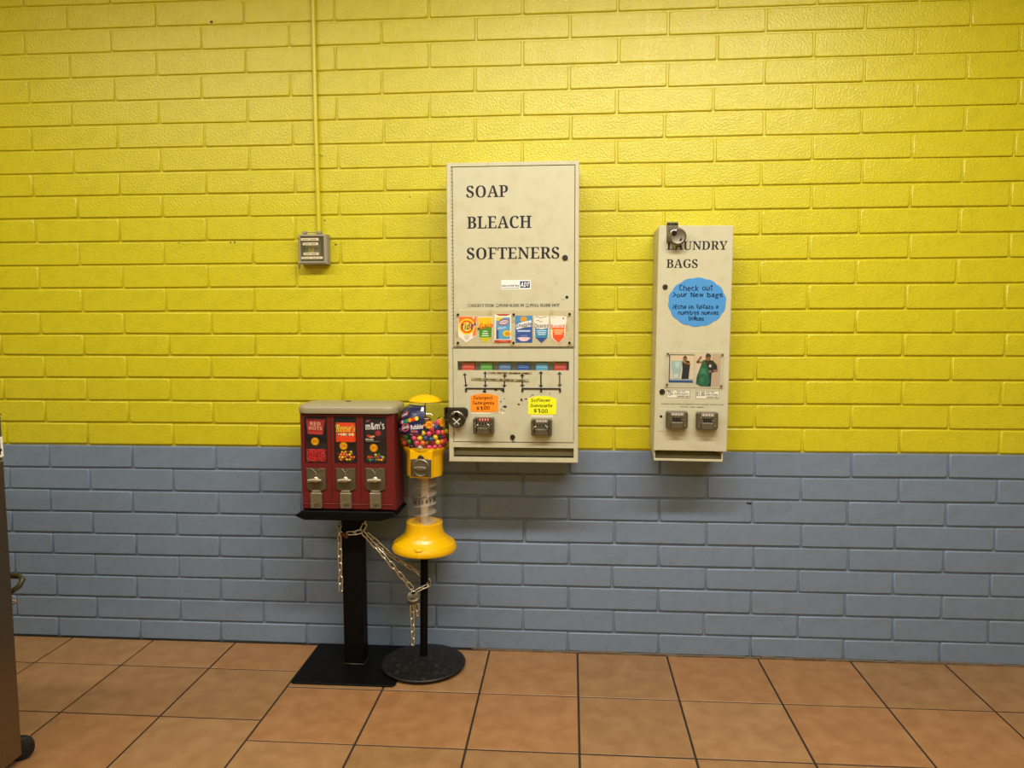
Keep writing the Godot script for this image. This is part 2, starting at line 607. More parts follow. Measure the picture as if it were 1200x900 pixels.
func make_back_wall() -> void:
	var w := structure("wall_back")
	var line := course(0) - 0.003
	var g := Geo.new()
	g.span(X0 - 0.2, line, -0.2, X1 + 0.2, CEIL + 0.2, -0.0085, 0.0)
	obj("yellow_mortar", g, M.yellow, w)
	g = Geo.new()
	g.span(X0 - 0.2, -0.2, -0.2, X1 + 0.2, line, -0.0085, 0.0)
	obj("grey_mortar", g, M.blue, w)
	var list := []
	for i in range(-9, 24):
		var y0 := course(i) if i > -9 else 0.0
		var y1 := minf(course(i + 1), CEIL)
		var shift := 0.0 if i % 2 == 0 else 0.5
		for u in range(-5, 16):
			var ja := jitter(i, u)
			var jb := jitter(i, u + 1)
			var xa := clampf(-0.0462 + 0.4064 * (u + shift) + ja, X0, X1)
			var xb := clampf(-0.0462 + 0.4064 * (u + 1 + shift) + jb, X0, X1)
			if xb - xa < 0.03:
				continue
			# how much of the block lies in the photographed part of the wall
			var seen := maxf(0.0, minf(xb, 4.35) - maxf(xa, -0.27)) * maxf(0.0, minf(y1, 2.92) - y0)
			list.append({"x0": xa, "x1": xb, "y0": y0, "y1": y1, "seen": seen, "blue": i < 0})
	list.sort_custom(func(a, b): return a.seen > b.seen)
	var rest := {true: Geo.new(), false: Geo.new()}
	var n := 0
	for b in list:
		var m: Material = M.blue if b.blue else M.yellow
		if n < 300 and b.seen > 0.0:
			g = Geo.new()
			block_shape(g, b.x0, b.y0, b.x1, b.y1)
			obj("block", g, m, w)
			n += 1
		else:
			block_shape(rest[b.blue], b.x0, b.y0, b.x1, b.y1)
	obj("outer_blocks", rest[false], M.yellow, w).set_meta("kind", "stuff")
	obj("outer_blocks", rest[true], M.blue, w).set_meta("kind", "stuff")
	# crumbly bead of old mortar where wall and floor meet
	g = Geo.new()
	var x := 1.75
	while x < 4.3:
		var dx := rng.randf_range(0.03, 0.09)
		g.span(x, -0.003, -0.004, x + dx, rng.randf_range(0.004, 0.011), rng.randf_range(0.004, 0.012), 0.002)
		x += dx * 0.97
	obj("mortar_bead", g, M.mortar_dust, w)
	# chips and holes in the paint
	g = Geo.new()
	for c in [[1.153, 1.845, 0.004], [1.107, 1.952, 0.003], [0.62, 2.815, 0.006], [0.012, 2.15, 0.003], [2.985, 0.702, 0.006], [2.975, 0.704, 0.005], [1.49, 2.05, 0.0025], [0.67, 1.86, 0.003], [0.69, 1.86, 0.003], [0.43, 1.86, 0.003]]:
		var p := []
		for k in 9:
			var a := TAU * k / 9
			p.append(Vector2(c[0], c[1]) + Vector2(cos(a) * 1.4, sin(a)) * c[2] * rng.randf_range(0.5, 1.1))
		g.paint(Color(0.20, 0.15, 0.06))
		g.extrude(PackedVector2Array(p), -0.001, 0.0018)
	obj("paint_chips", g, M.print, w)

func jitter(i: int, u: int) -> float:
	var r := RandomNumberGenerator.new()
	r.seed = hash([i, u, 5])
	return r.randf_range(-0.006, 0.006)

func make_other_walls() -> void:
	var c := structure("ceiling")
	var g := Geo.new()
	g.span(X0 - 0.2, CEIL, -0.2, X1 + 0.2, CEIL + 0.2, ZF + 0.2, 0.0)
	obj("plaster", g, M.ceiling, c)
	for s in [["wall_left", X0 - 0.2, 0.0, X0, ZF], ["wall_right", X1, 0.0, X1 + 0.2, ZF], ["wall_front", X0 - 0.2, ZF, X1 + 0.2, ZF + 0.2]]:
		var w := structure(s[0])
		g = Geo.new()
		g.span(s[1], 0.93, s[2], s[3], CEIL, s[4], 0.0)
		obj("upper_paint", g, M.yellow_plain, w)
		g = Geo.new()
		g.span(s[1], -0.004, s[2], s[3], 0.93, s[4], 0.0)
		obj("lower_paint", g, M.blue_plain, w)

# ------------------------------------------------------------------ small shared shapes
const INK := Color(0.035, 0.035, 0.055)

func bolt(at: Vector3, r: float, parent: Node, m: Material) -> void:
	var g := Geo.new()
	g.knob(at, [Vector2(r, 0), Vector2(r, 0.002), Vector2(r * 0.7, 0.0042), Vector2(0, 0.005)], 12)
	obj("bolt", g, m, parent)

func cam_lock(at: Vector3, r: float, parent: Node) -> void:
	var g := Geo.new()
	g.knob(at, [Vector2(r, 0), Vector2(r, 0.003), Vector2(r * 0.82, 0.0055), Vector2(r * 0.78, 0.004), Vector2(r * 0.5, 0.004), Vector2(r * 0.45, 0.006), Vector2(0, 0.006)], 20)
	var o := obj("lock", g, M.dark_steel, parent, "round steel key lock")
	g = Geo.new()
	g.span(at.x - r * 0.1, at.y - r * 0.34, at.z + 0.0055, at.x + r * 0.1, at.y + r * 0.34, at.z + 0.0066, 0.0002)
	obj("keyway", g, M.black_in, o)

# push-in coin slide, seen from the front; the middle of its face at (x, y, z)
func coin_slide(at: Vector3, w: float, h: float, parent: Node, red: bool, flat: bool) -> void:
	var s := Node3D.new()
	s.name = "coin_slide"
	parent.add_child(s, true)
	s.position = at
	var g := Geo.new()
	if flat:
		g.span(-w / 2, -h / 2, 0, w / 2, h / 2, 0.028, 0.005)
		g.span(-w * 0.22, h * 0.1, 0.026, w * 0.22, h * 0.46, 0.033, 0.002)
		g.span(-w * 0.3, -h * 0.5, 0.026, w * 0.3, -h * 0.08, 0.04, 0.004)
	else:
		g.span(-w / 2, -h / 2, 0, -w * 0.36, h / 2, 0.05, 0.005)
		g.span(w * 0.36, -h / 2, 0, w / 2, h / 2, 0.05, 0.005)
		g.span(-w * 0.36, -h / 2, 0, w * 0.36, -h * 0.1, 0.034, 0.003)
		g.span(-w * 0.36, -h * 0.1, 0, w * 0.36, h * 0.47, 0.022, 0.002)
	obj("housing", g, M.slide, s)
	g = Geo.new()
	if flat:
		for k in 4:
			g.span((k - 1.5) * w * 0.1 - 0.0014, -h * 0.02, 0.0275, (k - 1.5) * w * 0.1 + 0.0014, h * 0.17, 0.0345, 0.0003)
		g.span(-w * 0.2, -h * 0.06, 0.0275, w * 0.2, -h * 0.02, 0.0345, 0.0003)
	else:
		for k in 4:
			g.span((k - 1.5) * w * 0.14 - 0.0022, h * 0.02, 0.0215, (k - 1.5) * w * 0.14 + 0.0022, h * 0.2, 0.0235, 0.0003)
	obj("coin_slots", g, M.black_in, s)
	g = Geo.new()
	if flat:
		g.knob(Vector3(-w * 0.28, h * 0.16, 0.028), [Vector2(0.0035, 0), Vector2(0.003, 0.002), Vector2(0, 0.003)], 10)
		obj("screw", g, M.chrome, s)
		g = Geo.new()
		g.knob(Vector3(w * 0.24, h * 0.3, 0.028), [Vector2(0.0025, 0), Vector2(0.002, 0.002), Vector2(0, 0.003)], 10)
		obj("screw", g, M.chrome, s)
		g = Geo.new()
		g.knob(Vector3(w * 0.36, -h * 0.3, 0.028), [Vector2(0.0035, 0), Vector2(0.003, 0.002), Vector2(0, 0.003)], 10)
		obj("screw", g, M.chrome, s)
		g = Geo.new()
		g.span(w * 0.1, -h * 0.02, 0.028, w * 0.33, h * 0.02, 0.032, 0.001)
	else:
		g.tube([Vector3(-w * 0.42, -h * 0.12, 0.05), Vector3(-w * 0.36, h * 0.03, 0.052), Vector3(-w * 0.24, h * 0.12, 0.05)], 0.003, 8)
		g.tube([Vector3(w * 0.25, -h * 0.3, 0.04), Vector3(w * 0.28, h * 0.05, 0.045), Vector3(w * 0.2, h * 0.12, 0.04)], 0.0028, 8)
		for k in 3:
			g.span((k - 1) * w * 0.16 - 0.003, -h * 0.27, 0.033, (k - 1) * w * 0.16 + 0.003, -h * 0.18, 0.037, 0.001)
	obj("lever", g, M.chrome, s)
	g = Geo.new()
	g.rect(-w * 0.3, h * 0.27, w * 0.3, h * 0.45, Color(0.62, 0.1, 0.1) if red else Color(0.6, 0.55, 0.5))
	for k in 4:
		g.rect((k - 1.5) * w * 0.13 - 0.002, h * 0.3, (k - 1.5) * w * 0.13 + 0.002, h * 0.42, Color(0.85, 0.78, 0.7))
	var o := obj("price_plate", g, M.print, s)
	o.position.z = 0.0335 if flat else 0.0225

# round shrouded padlock; its face looks along +z
func disc_padlock(label: String, at: Vector3, r: float, turn: float, mark: bool, lean := 0.0) -> Node3D:
	var t := thing("padlock", label, "padlock", at)
	t.rotation = Vector3(lean, 0, turn)
	var g := Geo.new()
	g.knob(Vector3.ZERO, [Vector2(r * 0.7, -0.011), Vector2(r * 0.97, -0.008), Vector2(r, -0.004), Vector2(r, 0.004), Vector2(r * 0.96, 0.0085), Vector2(r * 0.8, 0.012), Vector2(r * 0.74, 0.0112), Vector2(0, 0.0118)], 36)
	obj("body", g, M.dark_steel if mark else M.steel, t)
	g = Geo.new()
	var arc := []
	for k in 15:
		var a := PI * k / 14
		arc.append(Vector3(cos(a) * r * 0.36, r * 0.55 + sin(a) * r * 0.34, 0.0095))
	g.tube(arc, 0.0042, 10)
	obj("shackle", g, M.chrome, t)
	g = Geo.new()
	g.disc(0, r * 0.5, r * 0.3, r * 0.26, Color(0.05, 0.045, 0.04))
	if mark:
		g.stroke([Vector2(-r * 0.4, r * 0.12), Vector2(r * 0.28, -r * 0.5)], r * 0.11, Color(0.85, 0.83, 0.76))
		g.stroke([Vector2(r * 0.4, r * 0.12), Vector2(-r * 0.28, -r * 0.5)], r * 0.11, Color(0.85, 0.83, 0.76))
	else:
		g.disc(-r * 0.1, -r * 0.5, r * 0.2, r * 0.12, Color(0.2, 0.19, 0.17))
	var o := obj("engraving", g, M.gloss_print, t)
	o.position.z = 0.0118
	return t

# ------------------------------------------------------------------ soap machine
func make_soap_machine() -> void:
	var t := thing("soap_vending_machine", "tall cream wall-mounted vending machine lettered SOAP BLEACH SOFTENERS, left of the narrow bag machine", "vending machine", Vector3(1.9605, 0.921, 0))
	var zf := 0.25
	var g := Geo.new()
	g.plate(-0.268, 0.0, 0.268, 1.221, 0.2, zf, [[-0.249, 0.022, 0.25, 0.062], [-0.249, 0.083, 0.25, 0.4745], [-0.249, 0.4755, 0.252, 1.206]], 0.003)
	g.span(-0.268, 0.083, 0.003, 0.268, 1.221, 0.2, 0.0)
	g.span(-0.268, 0.0, 0.003, -0.25, 0.083, 0.2, 0.0)
	g.span(0.251, 0.0, 0.003, 0.268, 0.083, 0.2, 0.0)
	g.span(-0.25, 0.0, 0.003, 0.251, 0.012, 0.2, 0.0)
	g.span(-0.25, 0.012, 0.003, 0.251, 0.083, 0.03, 0.0)
	obj("cabinet", g, M.enamel, t)
	g = Geo.new()
	g.span(-0.249, 0.0125, 0.031, 0.25, 0.016, 0.2, 0.0)
	g.span(-0.249, 0.0125, 0.2, 0.25, 0.022, 0.246, 0.0)
	g.xf = Transform3D(Basis(Vector3.RIGHT, 0.72), Vector3(0, 0.046, 0.196))
	g.span(-0.249, -0.001, -0.042, 0.25, 0.001, 0.034, 0.0)
	obj("delivery_tray", g, M.enamel, t, "open delivery slot along the bottom")
	# upper door
	var d := obj("upper_door", door(-0.2425, 0.4785, 0.2495, 1.2025, zf + 0.0015, []), M.enamel, t)
	g = Geo.new()
	g.knob(Vector3(0.22, 0.68, zf + 0.0015), [Vector2(0.0065, 0), Vector2(0.006, 0.0008), Vector2(0, 0.0008)], 14)
	obj("screw_hole", g, M.black_in, d)
	cam_lock(Vector3(0.212, 0.838, zf + 0.0015), 0.0115, d)
	g = Geo.new()
	var y := 0.478
	while y < 1.2:
		g.span(-0.2485, y, zf - 0.004, -0.2442, minf(y + 0.0125, 1.204), zf + 0.0015, 0.001)
		y += 0.0145
	obj("piano_hinge", g, M.enamel, t)
	# lettering on the door
	for w in [["SOAP", -0.187, 1.081, -0.018, 1.129], ["BLEACH", -0.185, 0.958, 0.077, 1.007], ["SOFTENERS", -0.187, 0.834, 0.189, 0.882]]:
		g = Geo.new()
		g.text(w[0], serif_bold, w[1], w[2], w[3], w[4], INK)
		obj("lettering", g, M.print, d).position.z = zf + 0.0015
	g = Geo.new()
	for dx in [0.0, 0.0005]:
		g.text("SELECT ITEM", serif_bold, -0.170 + dx, 0.6425, -0.078 + dx, 0.6535, INK)
		g.text("PUSH SLIDE IN", serif_bold, -0.055 + dx, 0.6425, 0.046 + dx, 0.6535, INK)
		g.text("PULL SLIDE OUT", serif_bold, 0.070 + dx, 0.6425, 0.189 + dx, 0.6535, INK)
	for c in [["1", -0.179], ["2", -0.063], ["3", 0.060]]:
		g.disc(c[1], 0.648, 0.0068, 0.0068, INK)
		g.disc(c[1], 0.648, 0.0053, 0.0053, Color(0.88, 0.82, 0.66))
		g.text(c[0], sans_bold, c[1] - 0.0022, 0.6438, c[1] + 0.0022, 0.6522, INK)
	obj("instruction_text", g, M.print, d).position.z = zf + 0.0015
	g = Geo.new()
	g.rect(-0.046, 0.713, 0.074, 0.751, Color(0.93, 0.92, 0.88))
	g.rect(0.030, 0.7185, 0.070, 0.7455, Color(0.10, 0.12, 0.42))
	g.text("ADT", sans_bold, 0.0325, 0.7225, 0.0675, 0.7415, Color(0.95, 0.95, 0.95), 0.15)
	g.text("secured by", sans_bold, -0.044, 0.721, 0.026, 0.733, Color(0.14, 0.14, 0.35))
	g.rect(-0.044, 0.7165, 0.026, 0.7185, Color(0.4, 0.42, 0.55))
	obj("sticker", g, M.gloss_print, d, "small white security company sticker").position.z = zf + 0.0016
	for s in [[-0.14, 0.78, 0.006], [0.105, 0.778, 0.008], [0.178, 0.736, 0.008], [0.225, 0.826, 0.004]]:
		g = Geo.new()
		g.disc(s[0], s[1], s[2], s[2] * 0.35, Color(0.72, 0.66, 0.52) if s[2] > 0.0045 else Color(0.7, 0.55, 0.15), rng.randf_range(-0.2, 0.2), 7)
		obj("scuff", g, M.print, d).position.z = zf + 0.0015
	g = Geo.new()
	g.stroke([Vector2(0.198, 0.673), Vector2(0.204, 0.668), Vector2(0.211, 0.674)], 0.0012, Color(0.35, 0.3, 0.22))
	obj("scratch", g, M.print, d).position.z = zf + 0.0015
	# product display
	var p := Node3D.new()
	p.name = "display_panel"
	t.add_child(p, true)
	p.position.z = zf + 0.0015
	g = Geo.new()
	g.span(-0.236, 0.481, 0.0, 0.247, 0.630, 0.0018, 0.0006)
	obj("backing_sheet", g, M.aged, p)
	make_packets(p)
	g = Geo.new()
	g.span(-0.236, 0.4815, 0.0062, 0.247, 0.6295, 0.0082, 0.0005)
	obj("clear_cover", g, M.acrylic, p)
	for b in [[-0.224, 0.611], [0.004, 0.611], [0.231, 0.612], [-0.225, 0.496], [0.003, 0.496], [0.231, 0.496]]:
		bolt(Vector3(b[0], b[1], 0.0082), 0.0052, p, M.black)
	# lower door with its window
	d = obj("lower_door", door(-0.2475, 0.0855, 0.2485, 0.4715, zf + 0.001, [[-0.2285, 0.383, 0.2295, 0.4205]]), M.enamel, t)
	g = Geo.new()
	g.span(-0.24, 0.36, 0.2, 0.24, 0.3745, 0.239, 0.0)
	g.span(-0.24, 0.3745, 0.2, 0.24, 0.44, 0.2015, 0.0)
	obj("dispenser_shelf", g, M.enamel, t)
	g = Geo.new()
	g.span(-0.2295, 0.382, zf - 0.0055, 0.2305, 0.4215, zf - 0.0045, 0.0)
	obj("window_pane", g, M.acrylic, d)
	cam_lock(Vector3(-0.002, 0.107, zf + 0.001), 0.0105, d)
	arrows_and_tape(d, zf + 0.001)
	coin_slide(Vector3(-0.118, 0.157, zf + 0.001), 0.084, 0.069, t, true, false)
	coin_slide(Vector3(0.119, 0.153, zf + 0.001), 0.084, 0.069, t, false, false)
	# hasp reaching round the left side of the cabinet
	g = Geo.new()
	g.span(-0.285, 0.18, 0.234, -0.2695, 0.229, zf + 0.006, 0.002)
	g.span(-0.284, 0.187, zf + 0.002, -0.2, 0.229, zf + 0.006, 0.0015)
	for k in 3:
		g.tube([Vector3(-0.281, 0.183 + k * 0.016, zf + 0.008), Vector3(-0.281, 0.194 + k * 0.016, zf + 0.008)], 0.0055, 10)
	g.tube([Vector3(-0.221, 0.196, zf + 0.008), Vector3(-0.221, 0.199, zf + 0.02), Vector3(-0.221, 0.205, zf + 0.028), Vector3(-0.221, 0.212, zf + 0.02), Vector3(-0.221, 0.216, zf + 0.008)], 0.0035, 8)
	g.extrude(rounded(-0.262, 0.185, -0.186, 0.2295, 0.016), zf + 0.004, zf + 0.014, 0.003)
	obj("hasp", g, M.dark_steel, t, "dark steel hasp on the left edge")
	disc_padlock("dark round padlock with a pale X, on the hasp of the tall soap machine", Vector3(1.9605 - 0.229, 0.921 + 0.183, zf + 0.029), 0.036, 0.0, true)
	# products standing behind the dispenser window
	var boxes := [[-0.213, -0.160, Color(0.80, 0.25, 0.10), "orange-red"], [-0.136, -0.086, Color(0.33, 0.62, 0.16), "green"], [-0.059, -0.009, Color(0.30, 0.45, 0.60), "slate blue"], [0.017, 0.067, Color(0.13, 0.32, 0.60), "deep blue"], [0.093, 0.143, Color(0.33, 0.62, 0.75), "light blue"], [0.169, 0.220, Color(0.75, 0.20, 0.12), "brick red"]]
	for b in boxes:
		g = Geo.new()
		var hw: float = (b[1] - b[0]) / 2
		g.paint(b[2])
		g.span(-hw, 0.0, 0.0, hw, 0.0385, 0.03, 0.001)
		g.pz = 0.03
		g.rect(-hw * 0.8, 0.019, hw * 0.8, 0.022, Color(b[2]).lerp(Color.WHITE, 0.35))
		g.rect(-hw * 0.7, 0.026, hw * 0.5, 0.028, Color(b[2]).lerp(Color.WHITE, 0.25))
		var o := obj("product_box", g, M.print)
		tag(o, "small %s product box behind the slot window of the soap machine" % b[3], "box", "product boxes in the soap machine")
		o.position = Vector3(1.9605 + (b[0] + b[1]) / 2, 0.921 + 0.3747, 0.206)
	# hand-lettered price notes
	for n in [["orange", Color(1.0, 0.56, 0.09), -0.175, 0.2105, 0.114, 0.077, ["Detergent", "Detergente", "$1.00"], 0.0], ["yellow", Color(0.93, 0.93, 0.13), 0.062, 0.2015, 0.117, 0.077, ["Softener", "Suavizante", "$1.00"], 0.0]]:
		g = Geo.new()
		var w: float = n[4]
		var h: float = n[5]
		g.paint(n[1])
		var pts := [Vector2(-w / 2, 0), Vector2(w / 2, 0), Vector2(w / 2, h * 0.86)]
		for k in range(1, 8):
			pts.append(Vector2(w / 2 - w * k / 8.0, h * (0.86 + 0.14 * sin(PI * k / 8.0))))
		pts.append(Vector2(-w / 2, h * 0.86))
		g.extrude(PackedVector2Array(pts), 0.0, 0.0007)
		g.pz = 0.0008
		var ink: Color = Color(n[1]).darkened(0.55)
		g.hand(n[6][0], sans, -w * 0.4, h * 0.68, w * 0.3, h * 0.17, ink, rng)
		g.hand(n[6][1], sans, -w * 0.42, h * 0.4, w * 0.36, h * 0.17, ink, rng)
		g.hand(n[6][2], sans, -w * 0.3, h * 0.1, w * 0.2, h * 0.2, ink, rng)
		var o := obj("price_note", g, M.print)
		tag(o, "small bright %s paper note, handwritten %s, taped above the %s coin slide" % [n[0], n[6][0], "red-plated left" if n[0] == "orange" else "right"], "note")
		o.position = Vector3(1.9605 + n[2] + w / 2, 0.921 + n[3], zf + 0.0018)

func door(x0: float, y0: float, x1: float, y1: float, z: float, holes: Array) -> Geo:
	var g := Geo.new()
	g.plate(x0, y0, x1, y1, z - 0.006, z, holes, 0.0015)
	return g

func rounded(x0: float, y0: float, x1: float, y1: float, r: float, n := 5) -> PackedVector2Array:
	var p := PackedVector2Array()
	for c in [[x1 - r, y1 - r, 0], [x0 + r, y1 - r, 1], [x0 + r, y0 + r, 2], [x1 - r, y0 + r, 3]]:
		for k in n + 1:
			var a: float = PI / 2 * (c[2] + float(k) / n)
			p.append(Vector2(c[0] + cos(a) * r, c[1] + sin(a) * r))
	return p

func packet(p: Node3D, poly: Array, base: Color, draw: Callable, label: String) -> void:
	var g := Geo.new()
	g.paint(base)
	g.extrude(PackedVector2Array(poly), 0.0019, 0.0034, 0.0004)
	g.pz = 0.0034
	draw.call(g)
	obj("packet_picture", g, M.gloss_print, p, label)

func make_packets(p: Node3D) -> void:
	var W := Color(0.95, 0.92, 0.86)
	packet(p, [Vector2(-0.222, 0.604), Vector2(-0.147, 0.604), Vector2(-0.151, 0.523), Vector2(-0.191, 0.496), Vector2(-0.224, 0.523)], W, func(g: Geo):
		g.layer([Vector2(-0.221, 0.603), Vector2(-0.148, 0.603), Vector2(-0.151, 0.558), Vector2(-0.219, 0.56)], Color(0.96, 0.42, 0.16))
		g.layer([Vector2(-0.163, 0.56), Vector2(-0.149, 0.56), Vector2(-0.152, 0.526), Vector2(-0.164, 0.52)], Color(0.94, 0.45, 0.22))
		g.disc(-0.188, 0.562, 0.033, 0.033, Color(0.98, 0.84, 0.15))
		g.disc(-0.188, 0.562, 0.0265, 0.0265, Color(0.90, 0.30, 0.08))
		g.disc(-0.188, 0.562, 0.019, 0.019, Color(0.98, 0.85, 0.3))
		g.text("Tide", sans_bold, -0.213, 0.55, -0.160, 0.577, Color(0.08, 0.11, 0.40), 0.25, 0.12)
		g.disc(-0.161, 0.598, 0.004, 0.004, Color(0.98, 0.9, 0.8))
		g.disc(-0.155, 0.572, 0.004, 0.005, Color(0.12, 0.14, 0.35))
		for k in 3:
			g.rect(-0.2 + k * 0.002, 0.524 - k * 0.006, -0.176 - k * 0.003, 0.5255 - k * 0.006, Color(0.75, 0.6, 0.5)), "orange and white detergent packet picture")
	packet(p, [Vector2(-0.143, 0.602), Vector2(-0.081, 0.602), Vector2(-0.086, 0.517), Vector2(-0.113, 0.491), Vector2(-0.138, 0.517)], W, func(g: Geo):
		g.layer([Vector2(-0.142, 0.6), Vector2(-0.083, 0.6), Vector2(-0.085, 0.555), Vector2(-0.14, 0.548)], Color(0.97, 0.76, 0.10))
		g.layer([Vector2(-0.139, 0.552), Vector2(-0.112, 0.564), Vector2(-0.085, 0.562), Vector2(-0.087, 0.518), Vector2(-0.137, 0.518)], Color(0.20, 0.55, 0.18))
		g.layer([Vector2(-0.137, 0.518), Vector2(-0.087, 0.518), Vector2(-0.113, 0.493)], Color(0.80, 0.75, 0.12))
		g.text("Gain", sans_bold, -0.137, 0.555, -0.083, 0.578, Color(0.88, 0.15, 0.10), 0.2, 0.12)
		g.disc(-0.14, 0.553, 0.005, 0.005, Color(0.08, 0.25, 0.1))
		for k in 3:
			g.rect(-0.122 - k * 0.003, 0.541 - k * 0.009, -0.104 + k * 0.003, 0.545 - k * 0.009, Color(0.9, 0.95, 0.8)), "yellow and green detergent packet picture")
	packet(p, [Vector2(-0.074, 0.613), Vector2(-0.006, 0.613), Vector2(-0.006, 0.497), Vector2(-0.075, 0.497)], W, func(g: Geo):
		g.layer([Vector2(-0.072, 0.613), Vector2(-0.007, 0.613), Vector2(-0.024, 0.606), Vector2(-0.056, 0.606)], Color(0.70, 0.12, 0.10))
		g.rect(-0.068, 0.511, -0.011, 0.599, Color(0.30, 0.62, 0.80))
		g.layer([Vector2(-0.068, 0.599), Vector2(-0.035, 0.599), Vector2(-0.06, 0.585), Vector2(-0.068, 0.588)], Color(0.88, 0.80, 0.15))
		g.rect(-0.068, 0.511, -0.058, 0.56, Color(0.14, 0.30, 0.58))
		g.disc(-0.036, 0.58, 0.024, 0.012, Color(0.62, 0.12, 0.28), 0.2)
		g.disc(-0.036, 0.58, 0.020, 0.008, Color(0.9, 0.85, 0.88), 0.2)
		g.text("CLOROX", sans_bold, -0.053, 0.5765, -0.019, 0.584, Color(0.15, 0.2, 0.5), 0.0, 0.2)
		g.text("Bleach", sans_bold, -0.063, 0.552, -0.028, 0.562, Color(0.85, 0.92, 0.98), 0.2, 0.15)
		g.disc(-0.024, 0.534, 0.017, 0.013, Color(0.92, 0.75, 0.18), 0.0)
		g.disc(-0.022, 0.533, 0.010, 0.007, Color(0.80, 0.55, 0.12), 0.0)
		g.rect(-0.075, 0.497, -0.006, 0.5075, Color(0.72, 0.12, 0.10))
		g.rect(-0.055, 0.501, -0.022, 0.5035, Color(0.9, 0.5, 0.4)), "blue bleach box picture with red bands")
	packet(p, [Vector2(0.011, 0.606), Vector2(0.080, 0.606), Vector2(0.080, 0.497), Vector2(0.011, 0.497)], Color(0.04, 0.30, 0.62), func(g: Geo):
		g.rect(0.012, 0.575, 0.079, 0.605, Color(0.20, 0.55, 0.78))
		g.disc(0.045, 0.592, 0.015, 0.012, Color(0.82, 0.6, 0.25))
		g.layer([Vector2(0.013, 0.572), Vector2(0.04, 0.58), Vector2(0.076, 0.588), Vector2(0.076, 0.562), Vector2(0.045, 0.558), Vector2(0.015, 0.55)], Color(0.93, 0.93, 0.95))
		g.text("Snuggle", sans_bold, 0.015, 0.556, 0.076, 0.578, Color(0.06, 0.06, 0.12), 0.2, 0.13)
		g.rect(0.020, 0.541, 0.072, 0.5475, Color(0.75, 0.82, 0.92))
		g.rect(0.034, 0.523, 0.060, 0.526, Color(0.5, 0.6, 0.8))
		g.layer([Vector2(0.017, 0.516), Vector2(0.03, 0.519), Vector2(0.062, 0.519), Vector2(0.074, 0.516), Vector2(0.058, 0.504), Vector2(0.045, 0.502), Vector2(0.033, 0.504)], Color(0.95, 0.8, 0.86)), "blue softener sheet box picture")
	packet(p, [Vector2(0.086, 0.604), Vector2(0.148, 0.604), Vector2(0.145, 0.516), Vector2(0.117, 0.492), Vector2(0.089, 0.516)], W, func(g: Geo):
		g.layer([Vector2(0.091, 0.556), Vector2(0.117, 0.551), Vector2(0.144, 0.556), Vector2(0.1425, 0.517), Vector2(0.0915, 0.517)], Color(0.10, 0.52, 0.72))
		g.layer([Vector2(0.0915, 0.517), Vector2(0.1425, 0.517), Vector2(0.117, 0.494)], Color(0.07, 0.25, 0.52))
		g.text("Downy", serif_bold, 0.088, 0.551, 0.147, 0.574, Color(0.13, 0.15, 0.28))
		g.stroke([Vector2(0.092, 0.599), Vector2(0.102, 0.602), Vector2(0.112, 0.597), Vector2(0.128, 0.600), Vector2(0.138, 0.602)], 0.0018, Color(0.3, 0.28, 0.28))
		g.stroke([Vector2(0.094, 0.585), Vector2(0.106, 0.588), Vector2(0.112, 0.58), Vector2(0.122, 0.583)], 0.0018, Color(0.35, 0.3, 0.28))
		for k in 3:
			g.rect(0.098 + k * 0.002, 0.543 - k * 0.0075, 0.138 - k * 0.002, 0.547 - k * 0.0075, Color(0.75, 0.9, 0.97)), "white and blue fabric softener packet picture")
	packet(p, [Vector2(0.153, 0.603), Vector2(0.220, 0.603), Vector2(0.211, 0.516), Vector2(0.186, 0.492), Vector2(0.157, 0.516)], W, func(g: Geo):
		g.layer([Vector2(0.161, 0.557), Vector2(0.209, 0.557), Vector2(0.209, 0.517), Vector2(0.163, 0.517)], Color(0.95, 0.45, 0.14))
		g.layer([Vector2(0.163, 0.535), Vector2(0.209, 0.535), Vector2(0.208, 0.517), Vector2(0.186, 0.495), Vector2(0.163, 0.517)], Color(0.93, 0.28, 0.15))
		g.text("Bounce", sans_bold, 0.155, 0.553, 0.213, 0.572, Color(0.92, 0.30, 0.28), 0.1, 0.08)
		g.rect(0.158, 0.597, 0.175, 0.599, Color(0.9, 0.6, 0.55))
		g.disc(0.206, 0.595, 0.004, 0.004, Color(0.85, 0.35, 0.35))
		for k in 3:
			g.rect(0.167 + k * 0.002, 0.545 - k * 0.0075, 0.205 - k * 0.002, 0.549 - k * 0.0075, Color(0.98, 0.78, 0.6)), "white and orange dryer sheet packet picture")

func arrow(g: Geo, a: Vector2, b: Vector2, c: Color, head := 0.012) -> void:
	var d := (b - a).normalized()
	var n := d.orthogonal()
	g.stroke([a + d * 0.008, b - d * 0.008], 0.0052, c)
	g.layer([b, b - d * head + n * 0.0105, b - d * head * 0.7, b - d * head - n * 0.0105], c)

